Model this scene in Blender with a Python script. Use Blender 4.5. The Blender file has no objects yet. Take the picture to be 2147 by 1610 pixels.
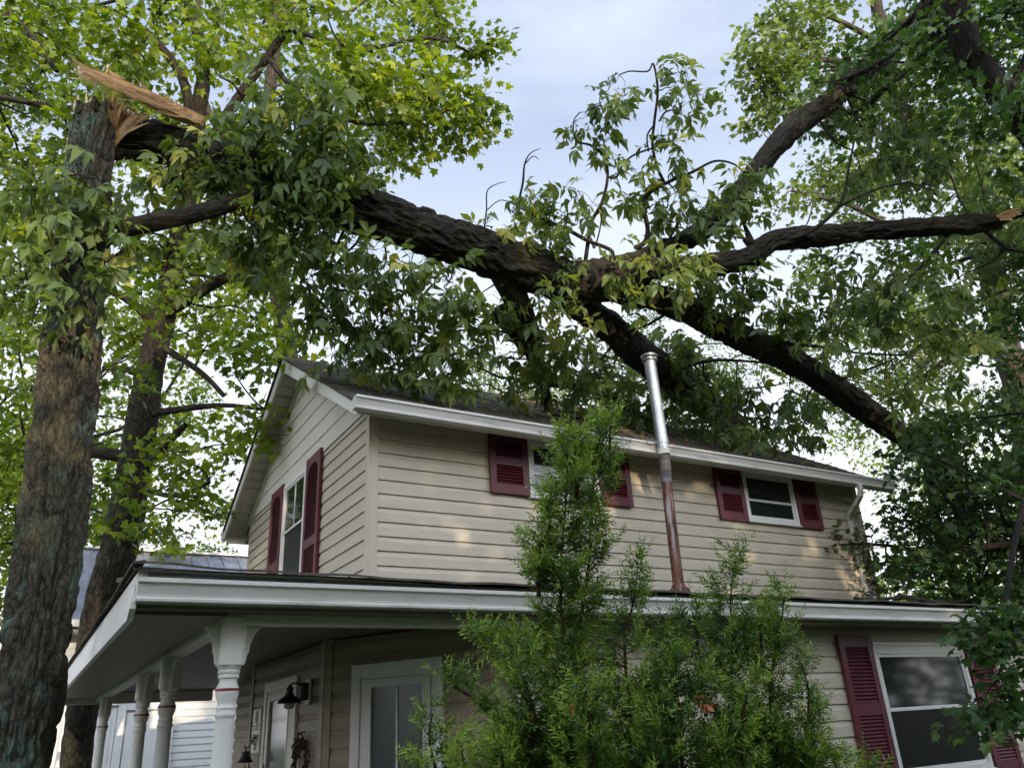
import bpy, math, random
import numpy as np
from mathutils import Vector, Matrix
rnd = random.Random(11)
rng = np.random.default_rng(5)
SC = bpy.context.scene
COL = SC.collection

# ------------------------------------------------------------------ camera
CR = np.array([0.86197, -0.50456, -0.05219]); CU = np.array([-0.1609, -0.36934, 0.91526]); CF = np.array([0.4817, 0.7801, 0.39936])
CR /= np.linalg.norm(CR); CF -= CR * (CF @ CR); CF /= np.linalg.norm(CF); CU = np.cross(CR, CF)
FPX = 1644.03
EYE = np.array([0, 0, 1.6])
cam = bpy.data.cameras.new('camera'); co = bpy.data.objects.new('camera', cam); COL.objects.link(co)
co.matrix_world = Matrix(((CR[0], CU[0], -CF[0], 0), (CR[1], CU[1], -CF[1], 0), (CR[2], CU[2], -CF[2], 1.6), (0, 0, 0, 1)))
cam.sensor_width = 36; cam.lens = FPX / 2147 * 36; cam.clip_start = 0.05; cam.clip_end = 2000
SC.camera = co

# ------------------------------------------------------------------ light
SUN_EL, SUN_AZ = 12.0, 191.3
w = bpy.data.worlds.new('World'); SC.world = w; w.use_nodes = True
nt = w.node_tree; N = nt.nodes; L = nt.links
bg = N['Background']; sky = N.new('ShaderNodeTexSky'); sky.sky_type = 'NISHITA'; sky.sun_disc = False
sky.sun_elevation = math.radians(SUN_EL); sky.sun_rotation = math.radians(SUN_AZ)
sky.air_density = 1.0; sky.dust_density = 1.5; sky.ozone_density = 2.0
# thin high cloud veil over the clear sky
tc = N.new('ShaderNodeTexCoord'); sp = N.new('ShaderNodeSeparateXYZ'); L.new(tc.outputs['Generated'], sp.inputs[0])
mp = N.new('ShaderNodeMapping'); mp.inputs['Scale'].default_value = (1.6, 1.6, 4.0); L.new(tc.outputs['Generated'], mp.inputs[0])
nz = N.new('ShaderNodeTexNoise'); nz.inputs['Scale'].default_value = 2.2; nz.inputs['Detail'].default_value = 7; nz.inputs['Roughness'].default_value = .55
L.new(mp.outputs[0], nz.inputs['Vector'])
cr = N.new('ShaderNodeValToRGB'); cr.color_ramp.elements[0].position = .45; cr.color_ramp.elements[0].color = (0, 0, 0, 1)
cr.color_ramp.elements[1].position = .85; cr.color_ramp.elements[1].color = (.35, .35, .35, 1)
L.new(nz.outputs['Fac'], cr.inputs[0])
mr = N.new('ShaderNodeMapRange'); mr.inputs['From Min'].default_value = 0.2; mr.inputs['From Max'].default_value = .68
mr.inputs['To Min'].default_value = .95; mr.inputs['To Max'].default_value = 0.0; L.new(sp.outputs['Z'], mr.inputs['Value'])
mx = N.new('ShaderNodeMath'); mx.operation = 'ADD'; mx.use_clamp = True; L.new(cr.outputs[0], mx.inputs[0]); L.new(mr.outputs[0], mx.inputs[1])
mc = N.new('ShaderNodeMixRGB'); L.new(mx.outputs[0], mc.inputs[0]); mb = N.new('ShaderNodeMixRGB'); mb.inputs[0].default_value = .62; L.new(sky.outputs[0], mb.inputs[1]); mb.inputs[2].default_value = (4.3, 5.05, 6.7, 1)
L.new(mb.outputs[0], mc.inputs[1]); mc.inputs[2].default_value = (7.8, 8.0, 8.5, 1)
# the sky is brighter towards the low sun
vd = N.new('ShaderNodeVectorMath'); vd.operation = 'DOT_PRODUCT'; L.new(tc.outputs['Generated'], vd.inputs[0])
_e, _a = math.radians(SUN_EL), math.radians(SUN_AZ); vd.inputs[1].default_value = (math.sin(_a)*math.cos(_e), math.cos(_a)*math.cos(_e), math.sin(_e))
gm = N.new('ShaderNodeMapRange'); gm.inputs['From Min'].default_value = -.15; gm.inputs['From Max'].default_value = 1; gm.inputs['To Min'].default_value = 1; gm.inputs['To Max'].default_value = 3.0; L.new(vd.outputs['Value'], gm.inputs['Value'])
gx = N.new('ShaderNodeVectorMath'); gx.operation = 'SCALE'; L.new(mc.outputs[0], gx.inputs[0]); L.new(gm.outputs[0], gx.inputs['Scale'])
L.new(gx.outputs[0], bg.inputs['Color']); bg.inputs['Strength'].default_value = 0.12
sd = bpy.data.lights.new('sun', 'SUN'); so = bpy.data.objects.new('sun', sd); COL.objects.link(so)
sd.energy = 3.2; sd.angle = math.radians(.5); sd.color = (1, .83, .60)
el, az = math.radians(SUN_EL), math.radians(SUN_AZ)
sdir = Vector((math.sin(az) * math.cos(el), math.cos(az) * math.cos(el), math.sin(el)))
so.rotation_euler = sdir.to_track_quat('Z', 'Y').to_euler(); so.location = (0, 0, 30)
SC.view_settings.view_transform = 'Standard'; SC.view_settings.look = 'None'; SC.view_settings.gamma = 1
SC.view_settings.exposure = 0.6

# ------------------------------------------------------------------ helpers
def at(px, py, d):
    return EYE + (CF + CR * (px - 1073.5) / FPX - CU * (py - 805) / FPX) * d

def tag(o, label=None, cat=None, group=None, kind=None):
    if label: o['label'] = label
    if cat: o['category'] = cat
    if group: o['group'] = group
    if kind: o['kind'] = kind
    return o

def empty(name, loc, label, cat, group=None):
    o = bpy.data.objects.new(name, None); COL.objects.link(o); o.location = loc; o.empty_display_size = .2
    return tag(o, label, cat, group)

def link_mesh(name, me, mat, parent=None):
    o = bpy.data.objects.new(name, me); COL.objects.link(o)
    for m in (mat if isinstance(mat, (list, tuple)) else [mat]): me.materials.append(m)
    if parent is not None:
        o.parent = parent
        t = Vector((0, 0, 0)); p = parent
        while p is not None: t += p.location; p = p.parent
        me.transform(Matrix.Translation(-t))
    return o

class MB:
    def __init__(s): s.v = []; s.f = []; s.m = []; s.uv = None
    def quad(s, a, b, c, d, m=0):
        i = len(s.v); s.v += [tuple(a), tuple(b), tuple(c), tuple(d)]; s.f.append((i, i+1, i+2, i+3)); s.m.append(m)
    def poly(s, pts, m=0):
        i = len(s.v); s.v += [tuple(p) for p in pts]; s.f.append(tuple(range(i, i+len(pts)))); s.m.append(m)
    def box(s, a, b, m=0):
        x0, y0, z0 = a; x1, y1, z1 = b
        s.obox(np.array([x0, y0, z0]), np.array([x1-x0, 0, 0]), np.array([0, y1-y0, 0]), np.array([0, 0, z1-z0]), m)
    def obox(s, o, a, b, c, m=0):
        o, a, b, c = map(np.asarray, (o, a, b, c)); i = len(s.v)
        for q in (o, o+a, o+a+b, o+b, o+c, o+a+c, o+a+b+c, o+b+c): s.v.append(tuple(q))
        fl = ((0, 3, 2, 1), (4, 5, 6, 7), (0, 1, 5, 4), (1, 2, 6, 5), (2, 3, 7, 6), (3, 0, 4, 7))
        if np.dot(np.cross(a, b), c) < 0: fl = [t[::-1] for t in fl]
        for t in fl: s.f.append(tuple(i+k for k in t)); s.m.append(m)
    def prism(s, prof, o, u, vv, ext, m=0):
        # prof 2D pts in (u,vv) plane at o, extruded by ext
        o, u, vv, ext = map(np.asarray, (o, u, vv, ext)); P = [o+u*a+vv*b for a, b in prof]; Q = [p+ext for p in P]; n = len(P); i = len(s.v)
        s.v += [tuple(p) for p in P+Q]
        s.f.append(tuple(range(i, i+n))[::-1]); s.f.append(tuple(range(i+n, i+2*n))); s.m += [m, m]
        for k in range(n): s.f.append((i+k, i+(k+1) % n, i+n+(k+1) % n, i+n+k)); s.m.append(m)
    def lathe(s, prof, c, n=24, m=0):
        i = len(s.v); c = np.asarray(c)
        for z, r in prof:
            for k in range(n):
                t = 2*math.pi*k/n; s.v.append((c[0]+r*math.cos(t), c[1]+r*math.sin(t), c[2]+z))
        for j in range(len(prof)-1):
            for k in range(n):
                s.f.append((i+j*n+k, i+j*n+(k+1) % n, i+(j+1)*n+(k+1) % n, i+(j+1)*n+k)); s.m.append(m)
        s.f.append(tuple(i+k for k in range(n))[::-1]); s.m.append(m)
        j = len(prof)-1; s.f.append(tuple(i+j*n+k for k in range(n))); s.m.append(m)
    def tube(s, pts, rad, n=8, m=0):
        V, F = tube_np(np.array(pts, float), np.array(rad, float) if not np.isscalar(rad) else np.full(len(pts), rad), n)
        i = len(s.v); s.v += [tuple(q) for q in V]
        for q in F: s.f.append(tuple(int(k)+i for k in q)); s.m.append(m)
        s.f.append(tuple(i+k for k in range(n))); s.f.append(tuple(i+(len(pts)-1)*n+k for k in range(n))); s.m += [m, m]
    def build(s, name, mat, parent=None, smooth=False, bevel=0, **kw):
        me = bpy.data.meshes.new(name); me.from_pydata(s.v, [], s.f)
        o = link_mesh(name, me, mat, parent)
        me.polygons.foreach_set('material_index', s.m)
        if smooth: me.polygons.foreach_set('use_smooth', [True]*len(s.f)); 
        me.update()
        if smooth and smooth != 'all':
            me.set_sharp_from_angle(angle=math.radians(40))
        if bevel:
            b = o.modifiers.new('bevel', 'BEVEL'); b.width = bevel; b.segments = 2; b.limit_method = 'ANGLE'; b.angle_limit = math.radians(50)
        return tag(o, **kw)

def frames(P):
    T = np.gradient(P, axis=0); T /= np.linalg.norm(T, axis=1)[:, None] + 1e-9
    ref = np.array([0, 0, 1.0]) if abs(T[0][2]) < .9 else np.array([0.3, 1.0, 0])
    A = []; a = np.cross(T[0], ref); a /= np.linalg.norm(a)
    for t in T:
        a = a - t*(a@t); a /= np.linalg.norm(a); A.append(a)
    A = np.array(A); return T, A, np.cross(T, A)

def tube_np(P, R, n, off=None):
    T, A, B = frames(P); th = np.arange(n)*2*np.pi/n
    rr = R[:, None]*np.ones(n) if off is None else R[:, None]+off
    V = P[:, None]+rr[..., None]*(np.cos(th)[None, :, None]*A[:, None]+np.sin(th)[None, :, None]*B[:, None])
    i = np.arange(len(P)-1)[:, None]*n; k = np.arange(n)[None]; k2 = (k+1) % n
    F = np.stack([i+k, i+k2, i+n+k2, i+n+k], -1).reshape(-1, 4)
    return V.reshape(-1, 3), F

def smooth_path(P, m):
    P = np.asarray(P, float); t = np.arange(len(P)); tt = np.linspace(0, len(P)-1, m); out = []
    for x in tt:
        i = min(int(x), len(P)-2); f = x-i; p0 = P[max(i-1, 0)]; p1 = P[i]; p2 = P[i+1]; p3 = P[min(i+2, len(P)-1)]
        out.append(.5*((2*p1)+(-p0+p2)*f+(2*p0-5*p1+4*p2-p3)*f*f+(-p0+3*p1-3*p2+p3)*f**3))
    return np.array(out)

def vnoise(u, v, pu, seed=0):
    # periodic-in-u value noise
    rg = np.random.default_rng(seed); tab = rg.random((pu, 256))
    iu = np.floor(u).astype(int); iv = np.floor(v).astype(int); fu = u-iu; fv = v-iv
    fu = fu*fu*(3-2*fu); fv = fv*fv*(3-2*fv)
    a = tab[iu % pu, iv % 256]; b = tab[(iu+1) % pu, iv % 256]; c = tab[iu % pu, (iv+1) % 256]; d = tab[(iu+1) % pu, (iv+1) % 256]
    return (a*(1-fu)+b*fu)*(1-fv)+(c*(1-fu)+d*fu)*fv

class Limbs:
    """bark-covered limbs of one tree collected in one mesh, with metric UVs and coarse bark relief"""
    def __init__(s): s.V = []; s.F = []; s.UV = []; s.n = 0; s.sk = []
    def add(s, pts, rad, n=10, rings=None, rough=0.0, seed=0, skel=True, cell=.035, vf=5.5):
        pts = np.asarray(pts, float); m = rings or max(4, len(pts)*4)
        D = smooth_path(np.c_[pts, np.asarray(rad, float)], m); P = D[:, :3]; R = np.maximum(D[:, 3], .0015)
        Ls = np.r_[0, np.cumsum(np.linalg.norm(np.diff(P, axis=0), axis=1))]
        off = None
        if rough:
            rm = R.mean(); circ = 2*np.pi*rm; cells = max(6, int(circ/cell)); k = np.arange(n)/n
            U, Vv = np.meshgrid(k, Ls); wob = vnoise(U*6, Vv*5, 6, seed+9)*1.6
            a = vnoise(U*cells+wob, Vv*vf, cells, seed+1); b = vnoise(U*cells*2+wob, Vv*vf*3, cells*2, seed+2); c = vnoise(U*5, Vv*1.3, 5, seed+3)
            plate = np.clip(1-np.abs(a*2-1)*1.9, 0, 1)
            off = rough*(.9*(a-.5)-1.1*plate**2*.8+.5*(b-.5))+R[:, None]*.09*(c-.5)
        V, F = tube_np(P, R, n, off)
        s.V.append(V); s.F.append(F+s.n)
        # uv per loop
        i = np.arange(len(P)-1)[:, None]; k = np.arange(n)[None]; rr = R.mean()*2*np.pi/n
        u0 = (k*rr+i*0).ravel(); u1 = ((k+1)*rr+i*0).ravel(); v0 = (Ls[:-1, None]+k*0).ravel(); v1 = (Ls[1:, None]+k*0).ravel()
        o = seed*3.7
        s.UV.append(np.stack([np.c_[u0+o, v0], np.c_[u1+o, v0], np.c_[u1+o, v1], np.c_[u0+o, v1]], 1).reshape(-1, 2))
        s.n += len(V)
        if skel: s.sk.append(np.c_[P, R])
    def build(s, name, mat, parent, **kw):
        V = np.concatenate(s.V); F = np.concatenate(s.F); UV = np.concatenate(s.UV)
        o = np_mesh(name, V, F, mat, parent, uv=UV); return tag(o, **kw)

def np_mesh(name, V, F, mat, parent=None, uv=None, tint=None, smooth=True):
    me = bpy.data.meshes.new(name); k = F.shape[1]
    me.vertices.add(len(V)); me.vertices.foreach_set('co', V.astype(np.float32).ravel())
    me.loops.add(F.size); me.loops.foreach_set('vertex_index', F.astype(np.int32).ravel())
    me.polygons.add(len(F)); me.polygons.foreach_set('loop_start', np.arange(0, F.size, k, dtype=np.int32))
    me.polygons.foreach_set('loop_total', np.full(len(F), k, dtype=np.int32)) if hasattr(me.polygons[0], 'loop_total') else None
    me.update(calc_edges=True)
    me.polygons.foreach_set('use_smooth', np.full(len(F), smooth, dtype=bool))
    if uv is not None:
        l = me.uv_layers.new(name='UVMap'); l.data.foreach_set('uv', uv.astype(np.float32).ravel())
    if tint is not None:
        a = me.attributes.new('tint', 'FLOAT', 'POINT'); a.data.foreach_set('value', tint.astype(np.float32))
    me.validate(); return link_mesh(name, me, mat, parent)

# ------------------------------------------------------------------ leaves
def norm(a): return a/(np.linalg.norm(a, axis=-1, keepdims=True)+1e-9)
T_MAPLE = (np.array([(0, 0, 0), (.30, -.02, .02), (.52, .12, -.04), (.34, .28, .02), (.56, .56, -.06), (.26, .55, .03), (.0, 1.0, -.07), (-.26, .55, .03), (-.56, .56, -.06), (-.34, .28, .02), (-.52, .12, -.04), (-.30, -.02, .02), (0, .32, .05)]),
           np.array([(12, k, k % 11+1) for k in range(1, 12)][:10]+[(12, 11, 0), (12, 0, 1)]))
T_LEAFLET = (np.array([(0, 0, 0), (.15, .26, .05), (.19, .55, .04), (0, 1.0, -.20), (-.19, .55, .04), (-.15, .26, .05), (0, .32, 0), (0, .66, -.03)]),
             np.array([(0, 1, 6), (1, 2, 7), (1, 7, 6), (2, 3, 7), (3, 4, 7), (4, 5, 6), (4, 6, 7), (5, 0, 6)]))
T_OVAL = (np.array([(0, 0, 0), (.26, .42, .06), (0, 1.0, -.08), (-.26, .42, .06), (0, .45, 0)]), np.array([(0, 1, 4), (1, 2, 4), (2, 3, 4), (3, 0, 4)]))
T_OAK = (np.array([(0, 0, 0), (.08, .1, .01), (.30, .18, 0), (.14, .32, .02), (.42, .46, -.03), (.16, .56, .02), (.36, .76, -.03), (.12, .78, .02), (0, 1.0, -.06), (-.12, .78, .02), (-.36, .76, -.03), (-.16, .56, .02), (-.42, .46, -.03), (-.14, .32, .02), (-.30, .18, 0), (-.08, .1, .01), (0, .45, .03)]),
         np.array([(16, k, k+1) for k in range(0, 15)]+[(16, 15, 0)]))

class Leaves:
    def __init__(s, tpl): s.t = tpl; s.P = []; s.D = []; s.Nn = []; s.S = []; s.T = []
    def add(s, P, D, Nn, S, T): s.P.append(P); s.D.append(D); s.Nn.append(Nn); s.S.append(S); s.T.append(T)
    def build(s, name, mat, parent, **kw):
        P = np.concatenate(s.P); D = norm(np.concatenate(s.D)); Nn = np.concatenate(s.Nn); S = np.concatenate(s.S); T = np.concatenate(s.T)
        Nn = norm(Nn-D*(Nn*D).sum(1, keepdims=True)); X = np.cross(D, Nn); v, f = s.t; K = len(v)
        jz = rng.normal(1, .5, (len(P), 1, 1)); vv = np.repeat(v[None], len(P), 0).copy(); vv[..., 2:3] *= jz*1.6; vv[..., 0:1] *= rng.normal(1, .12, (len(P), 1, 1))
        V = P[:, None]+S[:, None, None]*(vv[..., 0:1]*X[:, None]+vv[..., 1:2]*D[:, None]+vv[..., 2:3]*Nn[:, None])
        F = (f[None]+(np.arange(len(P))*K)[:, None, None]).reshape(-1, 3)
        o = np_mesh(name, V.reshape(-1, 3), F, mat, parent, tint=np.repeat(T, K)); return tag(o, **kw)

def rdir(n):
    return norm(rng.normal(size=(n, 3)))

def twig_to(limbs, c, r0=.012, r1=.004, maxd=4.0):
    """grow a thin branch from the nearest limb point to c"""
    if not limbs.sk: return
    A = np.concatenate(limbs.sk); d = np.linalg.norm(A[:, :3]-c, axis=1)+np.clip(A[:, 2]-c[2], -1, 3)*.15
    j = int(np.argmin(d)); a = A[j, :3]; dd = np.linalg.norm(a-c)
    if dd < .12 or dd > maxd: return
    m1 = a+(c-a)*.35+rng.normal(0, .07*dd, 3); m2 = a+(c-a)*.7+rng.normal(0, .06*dd, 3)+np.array([0, 0, .05*dd])
    r = min(A[j, 3]*.6, r0+.008*dd)
    limbs.add([a, m1, m2, c], [r, r*.75, r*.55, r1], n=6, rings=9, seed=int(rng.integers(99)), skel=False)
    return a

def maple_clump(lv, lb, c, R, size, dens=1.0, tint=.5, tilt=.55, twigs=True, spr=.30):
    """leaf sprays: flattish, overlapping sheets of leaves scattered through a clump"""
    if twigs: twigs = twig_to(lb, c, maxd=6) is not None
    n = max(3, int(R*R*46*dens)+4)
    for _ in range(n):
        o = c+rdir(1)[0]*R*rng.random()**.45*np.array([1, 1, .8])
        if twigs and rng.random() < .5: lb.add([c, (c+o)/2+rng.normal(0, .05, 3), o], [.006, .004, .002], n=4, rings=5, skel=False)
        ax = norm(np.array([0, 0, 1.0])+rng.normal(0, tilt*.6, 3)); u = norm(np.cross(ax, rng.normal(size=3))); v = np.cross(ax, u)
        rs = spr*rng.uniform(.7, 1.3); k = max(5, int(rs*rs/(size*size)*1.6*rng.uniform(.7, 1.2)))
        ang = rng.random(k)*2*np.pi; rad = rs*np.sqrt(rng.random(k)); P = o+np.outer(np.cos(ang)*rad, u)+np.outer(np.sin(ang)*rad, v)+rng.normal(0, size*.35, (k, 3))-np.outer((rad/rs)**2*rs*.35, np.array([0, 0, 1]))
        D = np.outer(np.cos(ang), u)+np.outer(np.sin(ang), v)+rng.normal(0, .5, (k, 3))-np.array([0, 0, .35])
        Nn = ax+rng.normal(0, tilt, (k, 3)); st = rng.normal(0, .16)
        lv.add(P, D, Nn, size*rng.uniform(.6, 1.2, k), np.clip(tint+st+rng.normal(0, .10, k), 0, 1))

def hick_clump(lv, lb, c, R, size, dens=1.0, tint=.5, droop=.8, twigs=True, n=None):
    """compound leaves of five leaflets on drooping stalks"""
    if twigs: twig_to(lb, c, .010)
    n = n or max(4, int(R*R*190*dens))
    for _ in range(n):
        o = c+rdir(1)[0]*R*rng.random()**.5
        d = norm(rng.normal(size=3)*.7+np.array([0, 0, -droop])+(o-c)/R*.7); Lr = size*rng.uniform(.6, 1.1); tip = o+d*Lr
        if rng.random() < .35 and twigs: lb.add([c+(o-c)*.2, (c+o)/2+rng.normal(0, .03, 3), o], [.005, .004, .003], n=4, rings=5, skel=False)
        lb.add([o, o+d*Lr*.5+np.array([0, 0, .01]), tip], [.0022, .002, .0016], n=3, rings=4, skel=False)
        up = norm(np.array([0, 0, 1.0])+rng.normal(0, .5, 3)); sd_ = norm(np.cross(d, up)); nn = np.cross(sd_, d)
        Ds = [d*1.0+rng.normal(0, .15, 3), d*.75+sd_*.75, d*.75-sd_*.75, d*.2+sd_, d*.2-sd_]; Ps = [tip, tip-d*.01, tip-d*.01, tip-d*Lr*.4, tip-d*Lr*.4]
        Ss = np.array([1, .88, .88, .55, .55])*size*rng.uniform(.8, 1.15)
        D = np.array(Ds)+rng.normal(0, .12, (5, 3))-np.array([0, 0, .3]); t = rng.normal(0, .10)
        if rng.random() < .05: t += .45
        lv.add(np.array(Ps), D, np.tile(nn, (5, 1))+rng.normal(0, .25, (5, 3)), Ss, np.clip(tint+t+rng.normal(0, .05, 5), 0, 1))

def fill(poly, sp, d0, d1, r0, r1, drop=.1):
    """clumps through the crown seen in this part of the view, each at its own distance"""
    poly = np.array(poly, float); x0, y0 = poly.min(0); x1, y1 = poly.max(0); out = []
    def inside(x, y):
        c = False; n = len(poly)
        for i in range(n):
            a = poly[i]; b = poly[(i+1) % n]
            if (a[1] > y) != (b[1] > y) and x < (b[0]-a[0])*(y-a[1])/(b[1]-a[1])+a[0]: c = not c
        return c
    y = y0
    while y < y1:
        x = x0+(sp/2 if int((y-y0)/sp) % 2 else 0)
        while x < x1:
            X = x+rng.uniform(-.4, .4)*sp; Y = y+rng.uniform(-.4, .4)*sp
            if inside(X, Y) and rng.random() > drop: out.append((X, Y, rng.uniform(d0, d1), rng.uniform(r0, r1)))
            x += sp
        y += sp*.87
    return out

# ------------------------------------------------------------------ materials
def mat(name): 
    m = bpy.data.materials.new(name); m.use_nodes = True; n = m.node_tree; return m, n.nodes, n.links, n.nodes['Principled BSDF']
def simple(name, c, rough=.5, metal=0, var=.12, scale=6, bump=0, bscale=60, spec=.5, dirt=None, dirt_amt=.3, coords='Object', stretch=(1, 1, 1)):
    m, N, L, b = mat(name); tc = N.new('ShaderNodeTexCoord'); mp = N.new('ShaderNodeMapping'); mp.inputs['Scale'].default_value = stretch; L.new(tc.outputs[coords], mp.inputs[0])
    n1 = N.new('ShaderNodeTexNoise'); n1.inputs['Scale'].default_value = scale; n1.inputs['Detail'].default_value = 6; n1.inputs['Roughness'].default_value = .62; L.new(mp.outputs[0], n1.inputs['Vector'])
    r = N.new('ShaderNodeValToRGB'); c = np.array(c); r.color_ramp.elements[0].position = .3; r.color_ramp.elements[1].position = .72
    r.color_ramp.elements[0].color = (*np.clip(c*(1-var), 0, 1), 1); r.color_ramp.elements[1].color = (*np.clip(c*(1+var), 0, 1), 1); L.new(n1.outputs['Fac'], r.inputs[0]); out = r.outputs[0]
    if dirt is not None:
        n2 = N.new('ShaderNodeTexNoise'); n2.inputs['Scale'].default_value = scale*2.3; n2.inputs['Detail'].default_value = 8; n2.inputs['Roughness'].default_value = .7; L.new(mp.outputs[0], n2.inputs['Vector'])
        r2 = N.new('ShaderNodeValToRGB'); r2.color_ramp.elements[0].position = .52; r2.color_ramp.elements[0].color = (0, 0, 0, 1); r2.color_ramp.elements[1].position = .75; r2.color_ramp.elements[1].color = (dirt_amt,)*3+(1,)
        L.new(n2.outputs['Fac'], r2.inputs[0]); mx = N.new('ShaderNodeMixRGB'); L.new(r2.outputs[0], mx.inputs[0]); L.new(out, mx.inputs[1]); mx.inputs[2].default_value = (*dirt, 1); out = mx.outputs[0]
    L.new(out, b.inputs['Base Color']); b.inputs['Roughness'].default_value = rough; b.inputs['Metallic'].default_value = metal
    b.inputs['Specular IOR Level'].default_value = spec
    if bump:
        n3 = N.new('ShaderNodeTexNoise'); n3.inputs['Scale'].default_value = bscale; n3.inputs['Detail'].default_value = 4; L.new(mp.outputs[0], n3.inputs['Vector'])
        bp = N.new('ShaderNodeBump'); bp.inputs['Strength'].default_value = bump; bp.inputs['Distance'].default_value = .01; L.new(n3.outputs['Fac'], bp.inputs['Height']); L.new(bp.outputs[0], b.inputs['Normal'])
    return m

def leaf_mat(name, stops, trans=.45, tcol=(1.5, 1.5, .5), rough=.42, back=.35):
    m, N, L, b = mat(name); a = N.new('ShaderNodeAttribute'); a.attribute_name = 'tint'
    r = N.new('ShaderNodeValToRGB'); e = r.color_ramp.elements
    while len(e) < len(stops): e.new(.5)
    for k, (p, c) in enumerate(stops): e[k].position = p; e[k].color = (*c, 1)
    L.new(a.outputs['Fac'], r.inputs[0])
    geo = N.new('ShaderNodeNewGeometry'); bk_ = N.new('ShaderNodeMixRGB'); bk_.blend_type = 'MIX'; hm = N.new('ShaderNodeMath'); hm.operation = 'MULTIPLY'; hm.inputs[1].default_value = back; L.new(geo.outputs['Backfacing'], hm.inputs[0]); L.new(hm.outputs[0], bk_.inputs[0]); L.new(r.outputs[0], bk_.inputs[1]); bk_.inputs[2].default_value = (.20, .25, .14, 1)
    L.new(bk_.outputs[0], b.inputs['Base Color']); b.inputs['Roughness'].default_value = rough; b.inputs['Specular IOR Level'].default_value = .4
    t = N.new('ShaderNodeBsdfTranslucent'); mu = N.new('ShaderNodeMixRGB'); mu.blend_type = 'MULTIPLY'; mu.inputs[0].default_value = 1; L.new(r.outputs[0], mu.inputs[1]); mu.inputs[2].default_value = (*tcol, 1)
    L.new(mu.outputs[0], t.inputs[0]); ms = N.new('ShaderNodeMixShader'); ms.inputs[0].default_value = trans; L.new(b.outputs[0], ms.inputs[1]); L.new(t.outputs[0], ms.inputs[2])
    L.new(ms.outputs[0], N['Material Output'].inputs[0]); return m

def bark_mat(name, dark, light, lichen=None, lamt=.5, su=26, sv=7, moss=None):
    m, N, L, b = mat(name); uv = N.new('ShaderNodeUVMap'); uv.uv_map = 'UVMap'; tc = N.new('ShaderNodeTexCoord')
    def scaled(a, c):
        mp = N.new('ShaderNodeMapping'); mp.inputs['Scale'].default_value = (a, c, 1); L.new(uv.outputs[0], mp.inputs[0]); return mp.outputs[0]
    def noise(v, sc, det, ro):
        n = N.new('ShaderNodeTexNoise'); n.inputs['Scale'].default_value = sc; n.inputs['Detail'].default_value = det; n.inputs['Roughness'].default_value = ro; L.new(v, n.inputs['Vector']); return n
    base = scaled(su, sv); nw = noise(base, 1.1, 5, .6)
    ad = N.new('ShaderNodeMixRGB'); ad.blend_type = 'LINEAR_LIGHT'; ad.inputs[0].default_value = .8; L.new(base, ad.inputs[1]); L.new(nw.outputs['Color'], ad.inputs[2])
    vo = N.new('ShaderNodeTexVoronoi'); vo.feature = 'DISTANCE_TO_EDGE'; vo.inputs['Scale'].default_value = 1; L.new(ad.outputs[0], vo.inputs['Vector'])
    r1 = N.new('ShaderNodeValToRGB'); r1.color_ramp.elements[0].position = .0; r1.color_ramp.elements[0].color = (.12, .12, .12, 1); r1.color_ramp.elements[1].position = .22; L.new(vo.outputs[0], r1.inputs[0])
    n2 = noise(scaled(su*.9, sv*1.7), 1.6, 9, .74)
    ra = N.new('ShaderNodeValToRGB'); ra.color_ramp.elements[0].position = .30; ra.color_ramp.elements[1].position = .70; L.new(n2.outputs['Fac'], ra.inputs[0])
    mu = N.new('ShaderNodeMath'); mu.operation = 'MULTIPLY'; L.new(r1.outputs[0], mu.inputs[0]); L.new(ra.outputs[0], mu.inputs[1])
    r2 = N.new('ShaderNodeValToRGB'); r2.color_ramp.elements[0].position = .02; r2.color_ramp.elements[0].color = (*dark, 1); r2.color_ramp.elements[1].position = .60; r2.color_ramp.elements[1].color = (*light, 1); L.new(mu.outputs[0], r2.inputs[0]); out = r2.outputs[0]
    def patch(out, col, sc, p0, p1, amt):
        n = noise(tc.outputs['Object'], sc, 9, .75)
        r = N.new('ShaderNodeValToRGB'); r.color_ramp.elements[0].position = p0; r.color_ramp.elements[0].color = (0, 0, 0, 1); r.color_ramp.elements[1].position = p1; r.color_ramp.elements[1].color = (amt,)*3+(1,); L.new(n.outputs['Fac'], r.inputs[0])
        mm = N.new('ShaderNodeMath'); mm.operation = 'MULTIPLY'; L.new(r.outputs[0], mm.inputs[0]); L.new(r1.outputs[0], mm.inputs[1])
        x = N.new('ShaderNodeMixRGB'); L.new(mm.outputs[0], x.inputs[0]); L.new(out, x.inputs[1]); x.inputs[2].default_value = (*col, 1); return x.outputs[0]
    if moss: out = patch(out, moss, 1.6, .40, .60, .75)
    if lichen: out = patch(out, lichen, 3.2, .52, .60, lamt)
    L.new(out, b.inputs['Base Color']); b.inputs['Roughness'].default_value = .9; b.inputs['Specular IOR Level'].default_value = .25
    bp = N.new('ShaderNodeBump'); bp.inputs['Strength'].default_value = 1; bp.inputs['Distance'].default_value = .03; L.new(mu.outputs[0], bp.inputs['Height']); L.new(bp.outputs[0], b.inputs['Normal'])
    return m

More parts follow.
